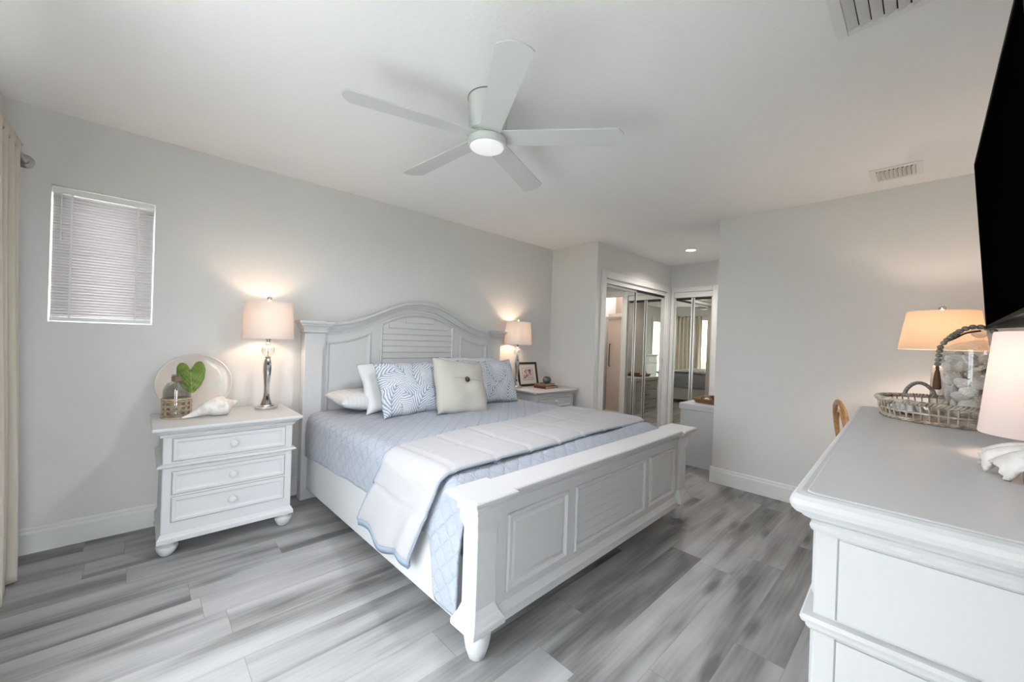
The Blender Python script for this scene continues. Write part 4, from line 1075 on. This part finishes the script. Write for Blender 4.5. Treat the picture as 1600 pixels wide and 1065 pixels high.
# ------------------------------------------------------------------ television
def tv():
    # 50 inch set tilted down a little, on a wall arm
    t = thing('television', 'large black flat television on the wall above the dresser', 'television', (1.735, -.150, 1.357), rot=(radians(-4.0), 0, 0))
    W, Hh = 1.11, .628; hw = W/2
    b = BM(); loft(b, [(-hw, hw, -.085, -.004, 0), (-hw, hw, -.085, -.004, Hh*.55), (-hw, hw, -.04, -.004, Hh*.75), (-hw, hw, -.04, -.004, Hh)]); obj('back_shell', b, M['tvframe'], t, smooth=0, bevel=.004)
    b = BM(); xzframe(b, [(-hw, 0), (hw, 0), (hw, Hh), (-hw, Hh)], [(0, -.004), (0, .004), (.011, .004), (.011, -.004)]); obj('bezel', b, M['tvframe'], t, smooth=0)
    b = BM(); box(b, -hw+.011, hw-.011, -.004, .0008, .011, Hh-.011); obj('screen', b, M['tvscreen'], t, smooth=0)
    b = BM(); box(b, -.2, .2, -.098, -.0855, .10, .34); box(b, -.05, .05, -.20, -.098, .27, .33); box(b, -.12, .12, -.215, -.20, .18, .42); obj('wall_mount', b, M['black'], t, smooth=0)
tv()

# ------------------------------------------------------------------ chair at the desk
def chair():
    t = thing('rattan_chair', 'honey coloured bentwood chair peeking over the dresser', 'chair', (3.47, .165, 0), radians(16))
    # faces the desk (-y); back at +y
    b = BM(); loft(b, [(-.21, .21, -.20, .20, .43), (-.22, .22, -.21, .21, .445), (-.22, .22, -.21, .21, .46), (-.205, .205, -.195, .195, .468)], .06); obj('seat', b, M['rattan'], t, smooth=30)
    for x, y, dx, dy in ((-.18, -.17, -.02, -.03), (.18, -.17, .02, -.03), (-.18, .17, -.02, .04), (.18, .17, .02, .04)):
        b = BM(); tube(b, [(x+dx, y+dy, 0), (x, y, .43)], [.013, .017], 10); obj('leg', b, M['rattan'], t)
    b = BM(); pts = catmull([(-.19, .18, .45), (-.205, .20, .60), (-.20, .225, .75), (-.15, .24, .862), (-.07, .245, .905), (0, .247, .915), (.07, .245, .905), (.15, .24, .862), (.20, .225, .75), (.205, .20, .60), (.19, .18, .45)], 6)
    tube(b, pts, .018, 10, flat=.8); obj('back_hoop', b, M['rattan'], t)
    b = BM(); pts = catmull([(-.10, .18, .46), (-.13, .21, .62), (-.12, .23, .76), (-.05, .238, .845), (0, .240, .855), (.05, .238, .845), (.12, .23, .76), (.13, .21, .62), (.10, .18, .46)], 6)
    tube(b, pts, .010, 8); obj('inner_hoop', b, M['rattan'], t)
    b = BM(); tube(b, [(-.18, -.17, .22), (-.18, .19, .22)], .010, 8); tube(b, [(.18, -.17, .22), (.18, .19, .22)], .010, 8); tube(b, [(-.18, .01, .22), (.18, .01, .22)], .010, 8); obj('stretcher', b, M['rattan'], t)
chair()

# ------------------------------------------------------------------ tray, jar, shells, beads on the dresser
DZ = 1.0005
TC = (2.285, -.078); TA = radians(0)
def tray():
    t = thing('wicker_tray', 'oval open-weave wicker tray on the dresser, holding the shell jar', 'tray', (TC[0], TC[1], DZ), TA)
    A, B_ = .220, .208
    def el(a, z, k=1.0): return (A*k*cos(a), B_*k*sin(a), z)
    def kz(z): return 1+.07*(z/.075)
    b = BM(); n = 48
    bot = [b.verts.new(el(2*pi*i/n, .003, .995)) for i in range(n)]; top = [b.verts.new(el(2*pi*i/n, .009, .995)) for i in range(n)]
    b.faces.new(list(reversed(bot))); b.faces.new(top)
    for i in range(n): b.faces.new((bot[i], bot[(i+1) % n], top[(i+1) % n], top[i]))
    obj('base', b, M['wicker'], t, smooth=0)
    b = BM(); N = 58
    for k in range(N):
        a = 2*pi*k/N; tube(b, [el(a, .006, 1.005), el(a, .04, kz(.04)), el(a, .070, kz(.070))], .0031, 6)
    obj('stakes', b, M['wicker'], t)
    b = BM(); m_ = 232
    for ph in (0, pi):
        tube(b, [el(2*pi*i/m_, .007+.004*sin(29*2*pi*i/m_+ph), 1.012+.006*cos(29*2*pi*i/m_+ph)) for i in range(m_)], .003, 5, closed=True)
        tube(b, [el(2*pi*i/m_, .036+.0015*sin(29*2*pi*i/m_+ph), kz(.036)+.014*cos(29*2*pi*i/m_+ph)) for i in range(m_)], .0026, 5, closed=True)
    obj('weave', b, M['wicker'], t)
    b = BM()
    for ph in (0, 2*pi/3, 4*pi/3):
        tube(b, [el(2*pi*i/m_, .072+.006*sin(40*2*pi*i/m_+ph), kz(.072)+.032*cos(40*2*pi*i/m_+ph)) for i in range(m_)], .0042, 5, closed=True)
    obj('braided_rim', b, M['wicker'], t)
    for ac in (radians(27), radians(207)):
        b = BM(); pts = []
        for i in range(15):
            f = i/14; a = ac+lerp(f, -.24, .24); x, y, _ = el(a, 0, 1.08); pts.append((x, y, .070+.058*sin(pi*f)**.6))
        tube(b, pts, .0075, 8); obj('handle', b, M['wrap'], t)
tray()
JC = (2.362, -.135); JZ = DZ+.0098
def jar():
    t = thing('glass_jar', 'tall clear glass jar full of seashells in the wicker tray', 'jar', (JC[0], JC[1], JZ))
    R = .102; Hh = .262
    b = BM(); lathe(b, [(0, 0), (R-.004, 0), (R, .005), (R, Hh-.004), (R+.003, Hh), (R-.004, Hh), (R-.004, .008), (0, .007)], 48); obj('jar_body', b, M['glass'], t, smooth=40)
    b = BM(); lathe(b, [(R+.006, Hh+.001), (R+.006, Hh+.006), (R-.01, Hh+.012), (R*.6, Hh+.030), (R*.25, Hh+.040), (.012, Hh+.044), (.011, Hh+.052), (0, Hh+.052), ], 40)
    lid = obj('lid', b, M['glass'], t, smooth=40)
    b = BM(); sphere(b, (0, 0, Hh+.0755), .0235, 20, 12); obj('lid_knob', b, M['crystal'], lid, label='clear glass ball knob')
    # shells: three kinds, each shell its own object
    def scallop():
        b = BM(); V = {}; nu, nv = 22, 8
        for s in (1, -1):
            for i in range(nu+1):
                for j in range(nv+1):
                    a = radians(lerp(i/nu, 25, 155)); r = .036*j/nv*(1+.04*cos(i*pi)*(j/nv)); z = s*(.0008+.009*sin(pi*j/nv*.92)*(1 if s > 0 else .35))+.0012*cos(i*pi)*(j/nv)
                    V[s, i, j] = b.verts.new((r*cos(a), r*sin(a)-.018, z))
            for i in range(nu):
                for j in range(nv):
                    b.faces.new((V[s, i, j], V[s, i+1, j], V[s, i+1, j+1], V[s, i, j+1]))
        for i in range(nu): b.faces.new((V[1, i, nv], V[1, i+1, nv], V[-1, i+1, nv], V[-1, i, nv]))
        for j in range(nv):
            for i in (0, nu): b.faces.new((V[1, i, j], V[1, i, j+1], V[-1, i, j+1], V[-1, i, j]))
        bmesh.ops.remove_doubles(b, verts=b.verts, dist=1e-5); return b
    def snail():
        b = BM(); pts = []; rad = []
        for i in range(90):
            f = i/89; a = f*2*pi*4.2; g = f**1.15; pts.append((.015*g*cos(a), .015*g*sin(a), .030-.052*g)); rad.append(.0012+.0125*g)
        tube(b, pts, rad, 10); return b
    def clam():
        b = BM(); sphere(b, (0, 0, 0), 1, 18, 12)
        for v in b.verts:
            x, y, z = v.co; k = 1+.25*y; v.co = (x*.030*k, y*.026, z*.013*(1-.25*x*x)+.004*(1-y)*.3)
        return b
    protos = []
    for nm, fn, m_, lab in (('scallop_shell', scallop, 'shA', 'ribbed scallop shell among the seashells filling the tall glass jar'), ('snail_shell', snail, 'shB', 'spiral snail shell among the seashells filling the tall glass jar'), ('clam_shell', clam, 'shC', 'smooth pale clam shell among the seashells filling the tall glass jar')):
        protos.append((nm, fn, m_, lab))
    made = {}
    r = random.Random(11)
    for layer in range(8):
        z = JZ+.024+layer*.0292
        spots = [(.074, 2*pi*k/10+layer*.31) for k in range(10)]+[(.036, 2*pi*k/4+layer*.5) for k in range(4)]
        for rr, a in spots:
            nm, fn, m_, lab = protos[r.choices((0, 1, 2), (3, 3, 5))[0]]
            loc = (JC[0]+rr*cos(a), JC[1]+rr*sin(a), z+r.uniform(-.005, .005))
            rot = (r.uniform(.6, 2.5), r.uniform(-.8, .8), a+pi/2+r.uniform(-.9, .9)); k = r.uniform(.80, .98)
            if nm not in made:
                o = obj(nm, fn(), M[m_], None, smooth=50); tag(o, lab, 'shell', {'scallop_shell': 'scallop shells in the glass jar', 'snail_shell': 'snail shells in the glass jar', 'clam_shell': 'clam shells in the glass jar'}[nm]); made[nm] = o
            else:
                o = made[nm].copy(); COL.objects.link(o)
            o.location = loc; o.rotation_euler = rot; o.scale = (k, k, k)
jar()
def garland():
    P = [(2.213, -.026, 1.219), (2.215, -.027, 1.235), (2.216, -.028, 1.252), (2.218, -.03, 1.269), (2.22, -.032, 1.284), (2.228, -.04, 1.3), (2.237, -.048, 1.312), (2.245, -.056, 1.322), (2.254, -.064, 1.33), (2.263, -.073, 1.338), (2.273, -.081, 1.347), (2.288, -.096, 1.358), (2.309, -.115, 1.365), (2.329, -.135, 1.366), (2.348, -.153, 1.363), (2.366, -.170, 1.352), (2.380, -.186, 1.336), (2.39, -.198, 1.318)]
    P = [Vector(p) for p in P]
    t = thing('bead_garland', 'grey wooden bead garland with a brown tassel draped over the shell jar', 'garland', P[0])
    o0 = P[0]
    b = BM(); tube(b, [p-o0 for p in P], .0018, 6); obj('cord', b, M['twine'], t)
    b = BM(); tube(b, catmull([P[6]-o0+Vector((.0, .0, -.006)), P[9]-o0+Vector((.004, -.002, -.014)), P[11]-o0+Vector((.004, -.004, -.016)), P[13]-o0+Vector((.0, 0, -.015))], 6), .0035, 6); obj('cord_loop', b, M['tassel'], t)
    for i, p in enumerate(P):
        nx = (P[min(i+1, len(P)-1)]-P[max(i-1, 0)]); step = nx.length/(2 if 0 < i < len(P)-1 else 1)
        b = BM(); sphere(b, p-o0, .0098 if i < 8 else .0112, 14, 9, .85); obj('bead', b, M['bead'], t)
    b = BM(); lathe(b, [(0, -.006), (.005, -.008), (.0065, -.014), (.0045, -.020), (.007, -.030), (.0105, -.06), (.012, -.092), (.0085, -.097), (0, -.097)], 16); obj('tassel', b, M['tassel'], t, label='brown thread tassel')
garland()
def tray_bits():
    # folded white scalloped cloth and a small crystal votive lying in the tray
    c, s = cos(TA), sin(TA)
    def W(x, y): return (TC[0]+c*x-s*y, TC[1]+s*x+c*y)
    b = BM(); x0, y0 = 0, 0
    def fn(u, v):
        a = u*2*pi; r = v; k = 1+.07*cos(9*a)*v; return (.062*r*k*cos(a), .048*r*k*sin(a), .006+.046*(1-v**2)+.004*cos(9*a)*v)
    grid(b, fn, 54, 8); bmesh.ops.remove_doubles(b, verts=b.verts, dist=1e-5)
    x, y = W(-.135, .035); x, y = W(.02, .13)
    o = obj('white_cloth', b, M['sheet'], None, smooth=80, loc=(x, y, DZ+.0105), rot=(0, 0, TA)); tag(o, 'folded white scalloped napkin in the wicker tray, left of the jar', 'napkin')
    sm = o.modifiers.new('thick', 'SOLIDIFY'); sm.thickness = .004; sm.offset = 1
    x, y = W(-.10, .045)
    v = obj('votive_holder', _votive(), M['crystal'], None, smooth=0, loc=(x, y, DZ+.0098)); tag(v, 'small faceted crystal votive holder beside the jar in the tray', 'candle holder')
def _votive():
    b = BM(); lathe(b, [(0, 0), (.020, 0), (.026, .012), (.022, .026), (.028, .042), (.026, .055), (.020, .055), (.016, .012), (0, .010)], 10); return b
tray_bits()
def clam_and_glass():
    # big ruffled shell
    b = BM(); nu, nv = 72, 14
    def fn(u, v):
        a = radians(lerp(u, 20, 160)); r = .02+.150*v
        ruf = .014*v*v*sin(u*2*pi*6.5); edge = .004*(v**6)*sin(u*2*pi*34)
        return ((r+edge)*cos(a)*1.05, (r+edge)*sin(a)*.85-.07, .052*sin(pi*min(1, v*.78))+ruf+.030*(1-v)-.018*v)
    grid(b, fn, nu, nv)
    zmin = min(v.co.z for v in b.verts)
    for v in b.verts: v.co.z -= zmin
    o = obj('clam_shell', b, M['shell'], None, smooth=70, loc=(1.318, -.195, DZ+.004), rot=(radians(-3), 0, radians(40))); tag(o, 'large white ruffled clam shell on the dresser below the near lamp shade', 'shell')
    s = o.modifiers.new('thick', 'SOLIDIFY'); s.thickness = .006; s.offset = 1
    g = thing('glass_vase', 'small rounded brown glass vase at the right edge of the dresser', 'vase', (1.135, -.180, DZ))
    b = BM(); lathe(b, [(0, 0), (.030, 0), (.055, .018), (.062, .045), (.052, .072), (.034, .086), (.036, .092), (.032, .092), (.030, .086), (.047, .070), (.057, .045), (.050, .020), (.028, .005), (0, .005)], 36); obj('bowl', b, M['brownglass'], g)
clam_and_glass()
